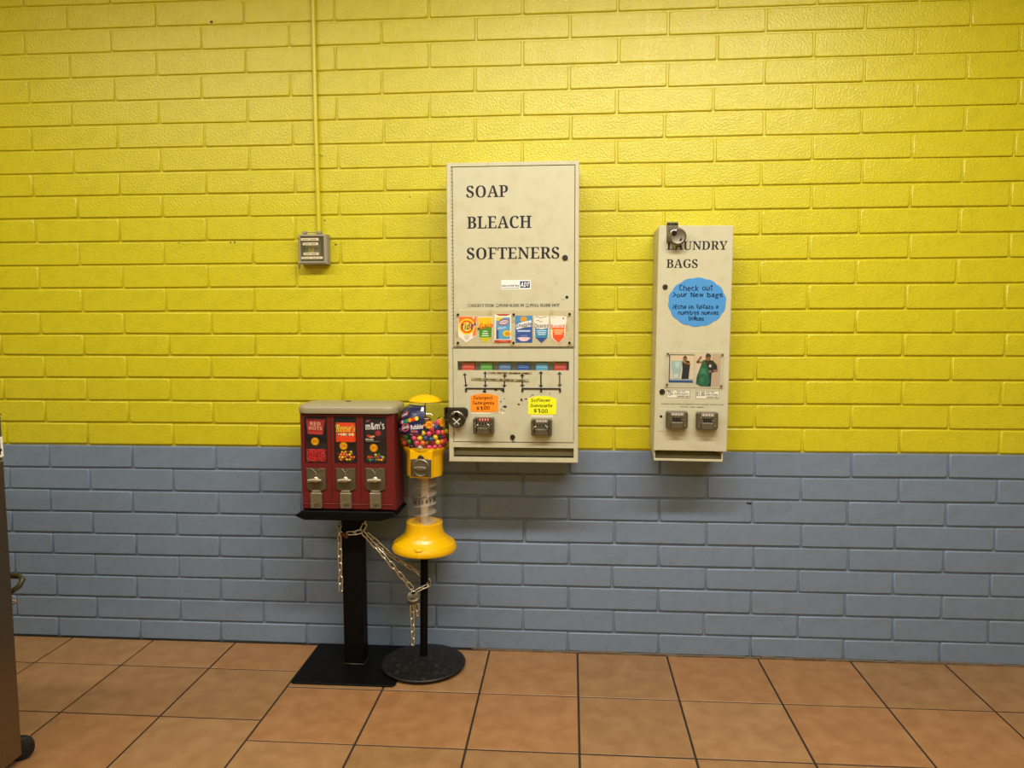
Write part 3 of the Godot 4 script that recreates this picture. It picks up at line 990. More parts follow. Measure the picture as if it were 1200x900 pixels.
func arrows_and_tape(d: Node, z: float) -> void:
	var k := Color(0.13, 0.12, 0.14)
	var g := Geo.new()
	for a in [[-0.200, 0.372, -0.194, 0.313], [-0.1145, 0.379, -0.114, 0.312], [-0.033, 0.369, -0.036, 0.312], [0.038, 0.370, 0.039, 0.313], [0.115, 0.381, 0.115, 0.313], [0.191, 0.379, 0.192, 0.316]]:
		var p := Vector2(a[0], a[1])
		var q := Vector2(a[2], a[3])
		arrow(g, q, p, k if a[0] < 0.18 else Color(0.28, 0.28, 0.3))
		arrow(g, p, q, k if a[0] < 0.18 else Color(0.28, 0.28, 0.3))
	for b in [[-0.197, -0.036, 0.308, -0.116], [0.036, 0.196, 0.3085, 0.116]]:
		g.rect(b[0], b[2] - 0.0028, b[1], b[2] + 0.0028, k)
		for x in [b[0] + 0.003, b[3], b[1] - 0.003]:
			g.rect(x - 0.0038, b[2] - 0.0145, x + 0.0038, b[2], k)
	obj("arrow_marks", g, M.print, d, "black arrows from each product to its coin slide").position.z = z
	g = Geo.new()
	for t in [[-0.101, 0.3725, 0.076, 0.3715, -0.02], [-0.168, 0.348, 0.062, 0.342, -0.02]]:
		var a := Vector2(t[0], t[1])
		var b := Vector2(t[2], t[3])
		g.stroke([a, b], 0.0098, Color(0.66, 0.61, 0.47))
		for i in 22:
			var f := 0.04 + i * 0.042
			if i % 7 != 3:
				g.stroke([a.lerp(b, f), a.lerp(b, f + 0.026)], 0.0022 + 0.0014 * float(i % 3), Color(0.3, 0.27, 0.2))
	var tp := obj("label_tape", g, M.gloss_print, d)
	tp.position.z = z + 0.001
	# black scratches where older labels were torn away
	g = Geo.new()
	var r := RandomNumberGenerator.new()
	r.seed = 44
	for s in [[-0.118, 0.294, 0.012, 0.006], [-0.07, 0.301, 0.014, 0.004], [-0.045, 0.299, 0.01, 0.005], [-0.034, 0.233, 0.013, 0.006], [-0.050, 0.253, 0.004, 0.004], [-0.036, 0.266, 0.004, 0.003], [-0.048, 0.22, 0.003, 0.006], [-0.038, 0.216, 0.002, 0.007], [0.024, 0.242, 0.008, 0.005], [0.036, 0.260, 0.006, 0.01], [0.054, 0.265, 0.007, 0.005], [0.081, 0.282, 0.006, 0.003], [0.152, 0.286, 0.002, 0.006], [0.072, 0.275, 0.003, 0.003], [0.0, 0.0875, 0.011, 0.003], [-0.002, 0.093, 0.007, 0.003], [-0.245, 0.12, 0.002, 0.012]]:
		var p := []
		for i in 9:
			var an := TAU * i / 9
			p.append(Vector2(s[0] + cos(an) * s[2] * r.randf_range(0.35, 1.1), s[1] + sin(an) * s[3] * r.randf_range(0.35, 1.1)))
		g = Geo.new()
		g.layer(p, Color(0.12, 0.10, 0.09))
		obj("paint_scratch", g, M.print, d).position.z = z
	g = Geo.new()
	g.stroke([Vector2(-0.026, 0.268), Vector2(-0.026, 0.232)], 0.001, Color(0.6, 0.55, 0.42))
	obj("tape_remains", g, M.print, d).position.z = z
	g = Geo.new()
	g.rect(-0.175, 0.203, -0.036, 0.2095, Color(0.92, 0.88, 0.76))
	g.rect(-0.092, 0.2045, -0.048, 0.2062, Color(0.35, 0.32, 0.28))
	obj("tape_remains", g, M.print, d).position.z = z
	g = Geo.new()
	g.rect(0.073, 0.192, 0.165, 0.2005, Color(0.91, 0.87, 0.74))
	obj("tape_remains", g, M.print, d).position.z = z

# ------------------------------------------------------------------ laundry bag machine
func make_bag_machine() -> void:
	var at := Vector3(2.6905, 0.967, 0)
	var t := thing("bag_vending_machine", "narrow cream wall-mounted vending machine lettered LAUNDRY BAGS, right of the tall soap machine", "vending machine", at)
	t.rotation.z = -deg_to_rad(0.5)
	var zf := 0.2
	var g := Geo.new()
	g.span(-0.147, 0.0, 0.003, 0.147, 0.918, zf - 0.009, 0.002)
	obj("cabinet", g, M.enamel, t)
	g = Geo.new()
	g.plate(-0.149, 0.0, 0.149, 0.92, zf - 0.0085, zf, [[-0.135, 0.0, 0.10, 0.003]], 0.0025)
	var d := obj("front_door", g, M.enamel, t)
	# delivery chute under the cabinet
	g = Geo.new()
	var side := PackedVector2Array([Vector2(0.03, 0.0), Vector2(0.19, 0.0), Vector2(0.19, -0.041)])
	g.xf = Transform3D(Basis(Vector3(0, 0, 1), Vector3(0, 1, 0), Vector3(-1, 0, 0)), Vector3(-0.142, 0, 0))
	g.extrude(side, 0.0, 0.004)
	g.xf = Transform3D(Basis(Vector3(0, 0, 1), Vector3(0, 1, 0), Vector3(-1, 0, 0)), Vector3(0.135, 0, 0))
	g.extrude(side, 0.0, 0.004)
	g.xf = Transform3D.IDENTITY
	g.quad_out(Vector3(-0.146, -0.001, 0.03), Vector3(0.135, -0.001, 0.03), Vector3(0.135, -0.042, 0.19), Vector3(-0.146, -0.042, 0.19), Vector3(0, 1, 0))
	g.span(-0.146, -0.0435, 0.185, 0.135, -0.0345, 0.191, 0.001)
	obj("chute", g, M.enamel, t, "open delivery chute under the cabinet")
	g = Geo.new()
	g.quad_out(Vector3(-0.142, -0.003, 0.035), Vector3(0.131, -0.003, 0.035), Vector3(0.131, -0.040, 0.185), Vector3(-0.142, -0.040, 0.185), Vector3(0, -2, 0))
	g.span(-0.142, -0.0165, 0.1, 0.131, -0.0135, 0.103, 0.0)
	obj("chute_lining", g, M.enamel, t)
	for w in [["LAUNDRY", -0.115, 0.8225, 0.126, 0.858], ["BAGS", -0.115, 0.750, 0.010, 0.786]]:
		g = Geo.new()
		g.text(w[0], serif_bold, w[1], w[2], w[3], w[4], INK)
		obj("lettering", g, M.print, d).position.z = zf
	cam_lock(Vector3(-0.118, 0.674, zf), 0.0105, d)
	cam_lock(Vector3(-0.120, 0.246, zf), 0.0115, d)
	# photographs of the two bags under a bolted clear cover
	var p := Node3D.new()
	p.name = "display_panel"
	t.add_child(p, true)
	p.position.z = zf
	g = Geo.new()
	g.span(-0.112, 0.263, 0.0, 0.125, 0.414, 0.0016, 0.0005)
	obj("backing_sheet", g, M.enamel, p)
	g = Geo.new()
	g.pz = 0.0017
	g.rect(-0.095, 0.284, 0.006, 0.400, Color(0.15, 0.17, 0.22))
	g.rect(-0.091, 0.286, 0.0055, 0.3965, Color(0.85, 0.76, 0.64))
	g.rect(-0.091, 0.285, 0.003, 0.295, Color(0.16, 0.30, 0.48))
	g.rect(-0.091, 0.294, 0.003, 0.3005, Color(0.62, 0.66, 0.66))
	g.layer([Vector2(-0.088, 0.375), Vector2(-0.043, 0.374), Vector2(-0.045, 0.33), Vector2(-0.052, 0.302), Vector2(-0.074, 0.300), Vector2(-0.082, 0.33)], Color(0.62, 0.72, 0.68))
	g.layer([Vector2(-0.072, 0.368), Vector2(-0.05, 0.37), Vector2(-0.055, 0.345), Vector2(-0.068, 0.345)], Color(0.72, 0.80, 0.76))
	g.layer([Vector2(-0.075, 0.318), Vector2(-0.056, 0.322), Vector2(-0.058, 0.305), Vector2(-0.072, 0.303)], Color(0.78, 0.82, 0.76))
	g.layer([Vector2(-0.043, 0.372), Vector2(-0.03, 0.378), Vector2(-0.012, 0.373), Vector2(-0.010, 0.355), Vector2(-0.015, 0.300), Vector2(-0.044, 0.299), Vector2(-0.040, 0.34)], Color(0.09, 0.09, 0.11))
	g.disc(-0.031, 0.384, 0.0085, 0.0105, Color(0.52, 0.36, 0.26))
	g.layer([Vector2(-0.040, 0.386), Vector2(-0.031, 0.3965), Vector2(-0.022, 0.386)], Color(0.13, 0.12, 0.13))
	g.stroke([Vector2(-0.038, 0.373), Vector2(-0.022, 0.362), Vector2(-0.010, 0.362)], 0.007, Color(0.62, 0.42, 0.30))
	obj("photograph", g, M.gloss_print, p, "photo of a person in black holding a clear plastic bag")
	g = Geo.new()
	g.pz = 0.0017
	g.rect(0.013, 0.268, 0.113, 0.405, Color(0.84, 0.76, 0.65))
	g.rect(0.078, 0.269, 0.113, 0.404, Color(0.74, 0.64, 0.52))
	g.layer([Vector2(0.046, 0.378), Vector2(0.06, 0.382), Vector2(0.082, 0.376), Vector2(0.098, 0.358), Vector2(0.102, 0.335), Vector2(0.086, 0.332), Vector2(0.078, 0.325), Vector2(0.076, 0.270), Vector2(0.054, 0.269), Vector2(0.05, 0.33)], Color(0.10, 0.10, 0.11))
	g.disc(0.062, 0.388, 0.0105, 0.013, Color(0.50, 0.34, 0.25))
	g.layer([Vector2(0.051, 0.391), Vector2(0.053, 0.402), Vector2(0.062, 0.4065), Vector2(0.072, 0.401), Vector2(0.074, 0.390)], Color(0.16, 0.16, 0.20))
	g.disc(0.071, 0.354, 0.005, 0.006, Color(0.78, 0.78, 0.76))
	g.stroke([Vector2(0.033, 0.390), Vector2(0.019, 0.369), Vector2(0.036, 0.369)], 0.009, Color(0.55, 0.38, 0.28))
	g.stroke([Vector2(0.062, 0.33), Vector2(0.080, 0.333), Vector2(0.098, 0.336)], 0.010, Color(0.55, 0.38, 0.28))
	g.layer([Vector2(0.041, 0.378), Vector2(0.048, 0.378), Vector2(0.066, 0.335), Vector2(0.071, 0.285), Vector2(0.062, 0.270), Vector2(0.035, 0.270), Vector2(0.015, 0.280), Vector2(0.018, 0.31), Vector2(0.03, 0.345)], Color(0.10, 0.36, 0.22))
	g.layer([Vector2(0.036, 0.345), Vector2(0.052, 0.345), Vector2(0.058, 0.31), Vector2(0.045, 0.325), Vector2(0.03, 0.318)], Color(0.22, 0.50, 0.33))
	g.layer([Vector2(0.03, 0.305), Vector2(0.05, 0.31), Vector2(0.045, 0.285), Vector2(0.03, 0.282)], Color(0.16, 0.44, 0.28))
	g.layer([Vector2(0.02, 0.30), Vector2(0.027, 0.325), Vector2(0.024, 0.285)], Color(0.07, 0.27, 0.16))
	obj("photograph", g, M.gloss_print, p, "photo of a person in black holding up a full green bag")
	g = Geo.new()
	g.span(-0.111, 0.264, 0.0055, 0.124, 0.4135, 0.0072, 0.0004)
	obj("clear_cover", g, M.acrylic, p)
	for b in [[-0.101, 0.402], [0.118, 0.401], [-0.102, 0.276], [0.117, 0.273]]:
		bolt(Vector3(b[0], b[1], 0.0072), 0.0042, p, M.dark_steel)
	# price labels
	for q in [[-0.102, 0.221, "75¢", ["REAL TUFF", "CLEAR PLASTIC", "LAUNDRY BAG"]], [0.016, 0.219, "$1.00", ["REAL TUFF", "DRAW STRING", "LAUNDRY BAG"]]]:
		g = Geo.new()
		var x: float = q[0]
		var y: float = q[1]
		g.rect(x, y, x + 0.0955, y + 0.033, Color(0.2, 0.19, 0.18))
		g.rect(x + 0.0015, y + 0.0015, x + 0.094, y + 0.0315, Color(0.9, 0.87, 0.78))
		g.text(q[2], sans_bold, x + 0.003, y + 0.009, x + (0.026 if q[2] == "75¢" else 0.036), y + 0.0305, Color(0.10, 0.10, 0.16))
		g.text(q[3][0], sans_bold, x + 0.042, y + 0.0235, x + 0.076, y + 0.0295, INK)
		g.text(q[3][1], sans_bold, x + (0.03 if q[2] == "75¢" else 0.039), y + 0.0135, x + 0.0895, y + 0.0205, INK)
		g.text(q[3][2], sans_bold, x + 0.043, y + 0.0035, x + 0.0905, y + 0.0105, INK)
		obj("price_label", g, M.print, t).position.z = zf
	g = Geo.new()
	g.text("WHEN COLUMN IS EMPTY COIN SLIDE LOCKS OUT", serif_bold, -0.123, 0.1925, 0.131, 0.198, INK)
	for k in 14:
		if k != 5 and k != 9:
			g.rect(-0.046 + k * 0.0069, 0.1825, -0.0405 + k * 0.0069, 0.1852, Color(0.4, 0.36, 0.3))
	obj("instruction_text", g, M.print, d).position.z = zf
	g = Geo.new()
	g.span(-0.137, 0.081, zf - 0.0005, 0.113, 0.1765, zf + 0.0012, 0.0006)
	obj("slide_plate", g, M.enamel, t)
	g = Geo.new()
	g.knob(Vector3(-0.122, 0.143, zf + 0.0012), [Vector2(0.006, 0), Vector2(0.0055, 0.0006), Vector2(0, 0.0006)], 14)
	g.knob(Vector3(-0.123, 0.119, zf + 0.0012), [Vector2(0.0018, 0), Vector2(0.0015, 0.0006), Vector2(0, 0.0006)], 10)
	obj("screw_hole", g, M.black_in, t)
	coin_slide(Vector3(-0.0605, 0.1325, zf + 0.0012), 0.087, 0.071, t, false, true)
	coin_slide(Vector3(0.0615, 0.131, zf + 0.0012), 0.087, 0.071, t, false, true)
	# hasp over the top edge
	g = Geo.new()
	g.span(-0.117, 0.85, zf + 0.0005, -0.072, 0.93, zf + 0.0045, 0.0012)
	g.span(-0.117, 0.921, 0.14, -0.072, 0.925, zf + 0.0045, 0.001)
	for k in 3:
		g.tube([Vector3(-0.117 + k * 0.0152, 0.929, zf + 0.004), Vector3(-0.1035 + k * 0.0152, 0.929, zf + 0.004)], 0.005, 10)
	g.tube([Vector3(-0.0945, 0.868, zf + 0.004), Vector3(-0.0945, 0.869, zf + 0.018), Vector3(-0.0945, 0.875, zf + 0.026), Vector3(-0.0945, 0.882, zf + 0.018), Vector3(-0.0945, 0.884, zf + 0.004)], 0.0035, 8)
	g.span(-0.108, 0.852, zf + 0.004, -0.079, 0.905, zf + 0.0075, 0.001)
	obj("hasp", g, M.cast, t, "steel hasp folded over the top edge")
	var q2 := t.transform * Vector3(-0.0775, 0.873, zf + 0.031)
	disc_padlock("shiny round padlock on the top hasp of the narrow laundry bag machine", q2, 0.035, 0.9, false)
	# blue hand-lettered sign
	g = Geo.new()
	g.paint(Color(0.27, 0.56, 0.80))
	var pts := []
	var n := 112
	for k in n:
		var a := TAU * k / n
		var s := 1.0 + 0.034 * absf(sin(a * 7.0 + 0.4)) - 0.022
		pts.append(Vector2(cos(a) * 0.1155 * s, sin(a) * 0.0985 * s))
	g.extrude(PackedVector2Array(pts), 0.0, 0.0009)
	g.pz = 0.0011
	var ink := Color(0.07, 0.12, 0.25)
	g.hand("Check out", sans, -0.074, 0.046, 0.062, 0.022, ink, rng)
	g.hand(">our New bags", sans, -0.098, 0.020, 0.103, 0.020, ink, rng)
	g.hand(">Echa un Vistazo a", sans, -0.099, -0.027, 0.086, 0.018, ink, rng)
	g.hand("nuestros nuevas", sans, -0.076, -0.051, 0.088, 0.018, ink, rng)
	g.hand("bolsas", sans, -0.032, -0.074, 0.03, 0.018, ink, rng)
	var o := obj("paper_sign", g, M.print)
	tag(o, "round blue paper sign with wavy edge and handwriting on the narrow bag machine", "sign")
	o.position = t.transform * Vector3(0.0115, 0.613, zf + 0.0004)
	o.rotation.z = t.rotation.z

# ------------------------------------------------------------------ candy machine
const WIN := [[1.0895, 1.186], [1.2165, 1.3115], [1.340, 1.4365]]
const CZ := 0.285

func make_candy_machine() -> void:
	var at := Vector3(1.255, 0, 0.19)
	var t := thing("candy_machine", "maroon triple candy vending machine with grey lid on a square black post", "candy machine", at)
	var L := func(o: Node3D): o.position -= at
	var g := Geo.new()
	g.extrude(rounded(1.033, -0.385, 1.477, -0.004, 0.02), 0.0, 0.006, 0.0015)
	var o := obj("base_plate", g, M.black, t)
	o.rotation.x = -PI / 2
	o.position = Vector3(0, 0.0015, 0)
	L.call(o)
	g = Geo.new()
	g.span(1.212, 0.0075, 0.125, 1.298, 0.69, 0.205, 0.004)
	L.call(obj("post", g, M.black, t))
	g = Geo.new()
	g.tube([Vector3(1.209, 0.0105, 0.122), Vector3(1.301, 0.0105, 0.122), Vector3(1.301, 0.0105, 0.208), Vector3(1.209, 0.0105, 0.208)], 0.0035, 6, true)
	L.call(obj("weld_bead", g, M.dark_steel, t))
	# shelf pan: shallow tray with folded, tapering ends
	g = Geo.new()
	var hull := PackedVector2Array([Vector2(1.044, 0.694), Vector2(1.078, 0.716), Vector2(1.462, 0.716), Vector2(1.478, 0.70), Vector2(1.425, 0.682), Vector2(1.405, 0.677), Vector2(1.085, 0.677)])
	g.extrude(hull, 0.105, 0.305, 0.003)
	L.call(obj("shelf_pan", g, M.black, t))
	# cabinet
	g = Geo.new()
	var holes := []
	for w in WIN:
		holes.append([w[0], 0.918, w[1], 1.1115])
	g.plate(1.071, 0.717, 1.47, 1.126, 0.245, CZ, holes, 0.006)
	g.span(1.071, 0.717, 0.118, 1.47, 1.126, 0.245, 0.0)
	g.tube([Vector3(1.08, 0.7415, CZ), Vector3(1.46, 0.7415, CZ)], 0.0025, 8)
	L.call(obj("cabinet", g, M.maroon, t))
	g = Geo.new()
	for x in [1.199, 1.203, 1.324, 1.328]:
		g.span(x - 0.0012, 0.75, CZ - 0.001, x + 0.0012, 1.115, CZ + 0.0012, 0.0006)
	L.call(obj("panel_ridges", g, M.maroon, t))
	# lid
	var lid := Node3D.new()
	lid.name = "lid"
	t.add_child(lid, true)
	g = Geo.new()
	var outline := rounded(1.062, 0.104, 1.482, 0.300, 0.045, 8)
	var mid := Vector2(1.272, 0.202)
	var prof := [[1.0, 1.0, 1.1265], [1.006, 1.012, 1.131], [1.006, 1.012, 1.146], [0.998, 0.995, 1.152], [0.975, 0.945, 1.158], [0.93, 0.86, 1.1625], [0.8, 0.6, 1.1655], [0.4, 0.3, 1.1665], [0.0, 0.0, 1.1668]]
	g.sg += 1
	for k in prof.size() - 1:
		for i in outline.size():
			var j := (i + 1) % outline.size()
			var q := []
			for c in [[i, k], [j, k], [j, k + 1], [i, k + 1]]:
				var pr: Array = prof[c[1]]
				var e := outline[c[0]] - mid
				q.append(Vector3(mid.x + e.x * pr[0], pr[2], mid.y + e.y * pr[1]))
			if k == prof.size() - 2:
				g.tri(q[1], q[0], q[2], g.sg)
			else:
				g.quad(q[1], q[0], q[3], q[2], g.sg)
	obj("lid_shell", g, M.lid_grey, lid)
	g = Geo.new()
	g.xf = Transform3D(Basis.IDENTITY, Vector3(1.255, 1.1655, 0.2))
	g.lathe([Vector2(0.0115, 0), Vector2(0.0115, 0.003), Vector2(0.009, 0.004), Vector2(0.008, 0.002), Vector2(0, 0.002)], 20)
	obj("lid_lock", g, M.dark_steel, lid)
	L.call(lid)
	# three bays
	for b in 3:
		candy_bay(t, b, at)
	make_candies()

func candy_bay(t: Node3D, b: int, at: Vector3) -> void:
	var x0: float = WIN[b][0]
	var x1: float = WIN[b][1]
	var xc := (x0 + x1) / 2
	var w := Node3D.new()
	w.name = "window"
	t.add_child(w, true)
	w.position = Vector3(xc, 0.918, CZ) - at
	var hw := (x1 - x0) / 2
	var g := Geo.new()
	g.plate(-hw, 0.0, hw, 0.1935, -0.004, 0.002, [[-hw + 0.004, 0.004, hw - 0.004, 0.1895]], 0.001)
	obj("window_frame", g, M.black_in, w)
	g = Geo.new()
	g.span(-hw + 0.001, 0.001, -0.0395, hw - 0.001, 0.1925, -0.0385, 0.0)
	obj("bay_back", g, M.compartment, w)
	g = Geo.new()
	g.span(-hw + 0.003, 0.003, -0.003, hw - 0.003, 0.1905, -0.0015, 0.0)
	obj("pane", g, M.glass, w)
	# card
	g = Geo.new()
	if b == 0:
		g.layer([Vector2(-0.0435, 0.185), Vector2(0.041, 0.183), Vector2(0.0265, 0.116), Vector2(-0.0365, 0.119)], Color(0.66, 0.16, 0.13))
		g.layer([Vector2(-0.036, 0.131), Vector2(0.029, 0.128), Vector2(0.027, 0.117), Vector2(-0.0365, 0.12)], Color(0.75, 0.22, 0.17))
		g.text("RED", sans_bold, -0.026, 0.155, 0.019, 0.17, Color(0.88, 0.66, 0.56), 0.0, -0.03)
		g.text("HOTS", sans_bold, -0.032, 0.136, 0.025, 0.1515, Color(0.88, 0.66, 0.56), 0.0, -0.03)
	elif b == 1:
		g.rect(-hw + 0.005, 0.169, hw - 0.005, 0.186, Color(0.06, 0.04, 0.04))
		g.layer([Vector2(-0.043, 0.168), Vector2(0.042, 0.168), Vector2(0.043, 0.088), Vector2(0.02, 0.086), Vector2(-0.02, 0.088), Vector2(-0.043, 0.086)], Color(0.95, 0.28, 0.07))
		g.disc(-0.036, 0.152, 0.008, 0.009, Color(0.95, 0.75, 0.12))
		g.text("Reese's", serif_bold, -0.0435, 0.126, 0.043, 0.163, Color(0.18, 0.08, 0.04), 0.12)
		g.text("Reese's", serif_bold, -0.0415, 0.1285, 0.041, 0.1605, Color(0.98, 0.83, 0.22), 0.12)
		for k in 6:
			g.disc(-0.03 + k * 0.0118, 0.1185, 0.0062, 0.0062, [Color(0.35, 0.15, 0.07), Color(0.97, 0.6, 0.1), Color(0.97, 0.8, 0.2)][k % 3])
		g.text("PIECES", sans_bold, -0.033, 0.1145, 0.032, 0.1225, Color(0.98, 0.95, 0.85))
	else:
		g.rect(-hw + 0.0045, 0.088, hw - 0.0045, 0.186, Color(0.16, 0.085, 0.065))
		g.text("m&m's", sans_bold, -0.0425, 0.137, 0.041, 0.172, Color(0.10, 0.05, 0.05), 0.0, 0.06)
		g.text("m&m's", sans_bold, -0.0405, 0.1395, 0.039, 0.1695, Color(0.93, 0.90, 0.86), 0.0, 0.06)
		g.disc(-0.03, 0.177, 0.009, 0.004, Color(0.75, 0.35, 0.3), 0.3)
		g.disc(0.012, 0.125, 0.012, 0.011, Color(0.70, 0.15, 0.14))
		g.disc(-0.026, 0.113, 0.011, 0.005, Color(0.80, 0.24, 0.12), -0.25)
		g.disc(-0.013, 0.11, 0.012, 0.0045, Color(0.92, 0.62, 0.35), 0.2)
		g.text("Minis", sans_bold, -0.041, 0.094, -0.008, 0.103, Color(0.92, 0.9, 0.86))
		g.rect(-0.041, 0.0895, 0.016, 0.0915, Color(0.6, 0.52, 0.45))
	var c := obj("brand_card", g, M.gloss_print, w)
	c.position.z = -0.0075
	# price sticker
	g = Geo.new()
	var s: Array = [[-0.0045, 0.089], [-0.0095, 0.071], [-0.006, 0.064]][b]
	g.disc(s[0], s[1], 0.0165, 0.0165, Color(0.86, 0.63, 0.07))
	g.disc(s[0], s[1], 0.0145, 0.0145, Color(0.66, 0.25, 0.05))
	g.disc(s[0], s[1], 0.013, 0.013, Color(0.88, 0.66, 0.09))
	g.text("25¢", sans_bold, s[0] - 0.0105, s[1] - 0.006, s[0] + 0.0115, s[1] + 0.007, Color(0.70, 0.17, 0.06))
	obj("price_sticker", g, M.gloss_print, w).position.z = -0.0014
	# coin mechanism
	var m := Node3D.new()
	m.name = "coin_mechanism"
	t.add_child(m, true)
	var mx: float = [1.1365, 1.2628, 1.3885][b]
	var my: float = [0.0, 0.0015, 0.003][b]
	m.position = Vector3(mx, 0.806 + my, CZ) - at
	g = Geo.new()
	g.extrude(PackedVector2Array([Vector2(-0.0415, 0.0), Vector2(-0.0415, 0.088), Vector2(-0.016, 0.088), Vector2(0, 0.072), Vector2(0.016, 0.088), Vector2(0.0415, 0.088), Vector2(0.0415, 0.0), Vector2(0.024, -0.007), Vector2(-0.024, -0.007)]), 0.0, 0.007, 0.0018)
	g.span(-0.026, 0.068, 0.0, 0.026, 0.087, 0.004, 0.001)
	obj("face_plate", g, M.cast, m)
	g = Geo.new()
	for sgn in [-1.0, 1.0]:
		g.tube([Vector3(sgn * 0.016, 0.085, 0.0075), Vector3(sgn * 0.008, 0.078, 0.009), Vector3(0, 0.0705, 0.0075)], 0.0016, 6)
		g.span(sgn * 0.018, 0.0855, 0.004, sgn * 0.0405, 0.0885, 0.0085, 0.0008)
	g.ball(Vector3(0, 0.064, 0.007), Vector3(0.003, 0.004, 0.003), 10, 6)
	obj("coin_notch", g, M.cast_light, m)
	g = Geo.new()
	g.knob(Vector3(0, 0.041, 0.007), [Vector2(0.0125, 0), Vector2(0.0115, 0.003), Vector2(0.008, 0.005), Vector2(0.0075, 0.02), Vector2(0, 0.02)], 24)
	g.extrude(PackedVector2Array([Vector2(-0.0295, 0.0345), Vector2(-0.0285, 0.0455), Vector2(-0.01, 0.048), Vector2(0.01, 0.048), Vector2(0.0295, 0.046), Vector2(0.0285, 0.0385), Vector2(0.01, 0.036)]), 0.018, 0.032, 0.003)
	obj("turn_knob", g, M.zinc, m)
	g = Geo.new()
	g.span(-0.0185, -0.014, 0.0, 0.0185, -0.005, 0.012, 0.002)
	g.extrude(rounded(-0.0245, -0.081, 0.0245, -0.0135, 0.005, 3), 0.0, 0.017, 0.003)
	var ch := obj("chute_door", g, M.cast_light, m)
	g = Geo.new()
	g.text(["25¢", "50¢", "50¢"][b], sans_bold, -0.008, -0.073, 0.018, -0.059, Color(0.10, 0.09, 0.08), 0.1, 0.08)
	for k in 3:
		g.rect(-0.014, -0.029 - k * 0.008, 0.012, -0.0275 - k * 0.008, Color(0.34, 0.32, 0.26))
	obj("chute_lettering", g, M.print, ch).position.z = 0.0171

func make_candies() -> void:
	# first bay: tiny red cinnamon candies, beyond counting
	var s := Geo.new()
	s.ball(Vector3.ZERO, Vector3(0.0037, 0.0033, 0.0031), 8, 6)
	var sm := s.mesh()
	var mm := MultiMesh.new()
	mm.transform_format = MultiMesh.TRANSFORM_3D
	mm.use_colors = true
	mm.mesh = sm
	var list := []
	var cols := []
	var r := RandomNumberGenerator.new()
	r.seed = 7
	var y := 0.9225
	while y < 0.977:
		for zl in 3:
			var x := 1.0945 + r.randf() * 0.003
			while x < 1.182:
				if y < 0.974 - 0.005 * (x - 1.09) / 0.09 - zl * 0.002 + r.randf() * 0.003:
					list.append(Transform3D(Basis.from_euler(Vector3(r.randf() * 6, r.randf() * 6, r.randf() * 6)), Vector3(x + r.randf_range(-0.0007, 0.0007), y + r.randf_range(-0.0007, 0.0007), CZ - 0.0085 - zl * 0.0052 - r.randf() * 0.001)))
					var k := r.randf()
					cols.append(Color(0.90, 0.10, 0.13).lerp(Color(0.66, 0.03, 0.06), k).srgb_to_linear())
				x += 0.0076
		y += 0.0059
	mm.instance_count = list.size()
	for i in list.size():
		mm.set_instance_transform(i, list[i])
		mm.set_instance_color(i, cols[i])
	var mi := MultiMeshInstance3D.new()
	mi.multimesh = mm
	var cm := mat(Color.WHITE, 0.2)
	cm.vertex_color_use_as_albedo = true
	mi.material_override = cm
	mi.name = "cinnamon_candies"
	add_child(mi, true)
	tag(mi, "heap of tiny red cinnamon candies behind the left pane of the maroon candy machine", "candy")
	mi.set_meta("kind", "stuff")
	# the other two bays: button candies one by one
	var b := Geo.new()
	b.ball(Vector3.ZERO, Vector3(0.0063, 0.0042, 0.0063), 12, 8)
	var bm := b.mesh()
	var pal := {"yellow": Color(0.94, 0.74, 0.10), "orange": Color(0.92, 0.42, 0.06), "brown": Color(0.27, 0.10, 0.05), "red": Color(0.80, 0.10, 0.07), "green": Color(0.12, 0.50, 0.14), "blue": Color(0.10, 0.28, 0.60)}
	var shades := {}
	for c in pal:
		shades[c] = mat(pal[c], 0.22)
	for bay in [1, 2]:
		var kinds: Array = ["yellow", "yellow", "orange", "brown", "orange", "brown"] if bay == 1 else ["brown", "brown", "green", "red", "blue", "orange", "yellow", "brown"]
		var x0: float = WIN[bay][0] + 0.0105
		var x1: float = WIN[bay][1] - 0.0105
		var top := 0.963 if bay == 1 else 0.949
		for zl in 2:
			var row := 0
			var yy := 0.929
			while yy < top + 0.003:
				var x := x0 + (0.0 if row % 2 == 0 else 0.0062)
				var nth := 0
				while x < x1 + 0.0003:
					if yy < top - zl * 0.004 + sin(x * 90.0 + bay) * 0.005:
						var kind: String = kinds[r.randi() % kinds.size()]
						var o := put("button_candy", bm, shades[kind])
						var side := "middle" if bay == 1 else "right"
						if zl == 0:
							tag(o, "%s button candy against the %s pane, %s row from the bottom, %s from the left" % [kind, side, ORD[row], ORD[nth]], "candy", "button candies against the %s pane" % side)
						else:
							tag(o, "%s button candy behind the front layer in the %s window" % [kind, side], "candy", "%s button candies behind the front layer in the %s window" % [kind, side])
						nth += 1
						o.position = Vector3(x + r.randf_range(-0.0006, 0.0006), yy + r.randf_range(-0.0005, 0.0005), CZ - 0.0115 - zl * 0.0125)
						o.rotation = Vector3(PI / 2 + r.randf_range(-0.9, 0.9), r.randf_range(-0.8, 0.8), r.randf_range(-0.6, 0.6))
					x += 0.0124
				yy += 0.0108
				row += 1

# ------------------------------------------------------------------ gumball machine
const GAT := Vector3(1.560, 0, 0.183)
const GTILT := -0.019
const GLOBE := [[0.091, 0.974], [0.099, 0.984], [0.105, 1.002], [0.1085, 1.027], [0.1098, 1.055], [0.1085, 1.084], [0.104, 1.110], [0.093, 1.133], [0.078, 1.149], [0.06, 1.160], [0.045, 1.166]]

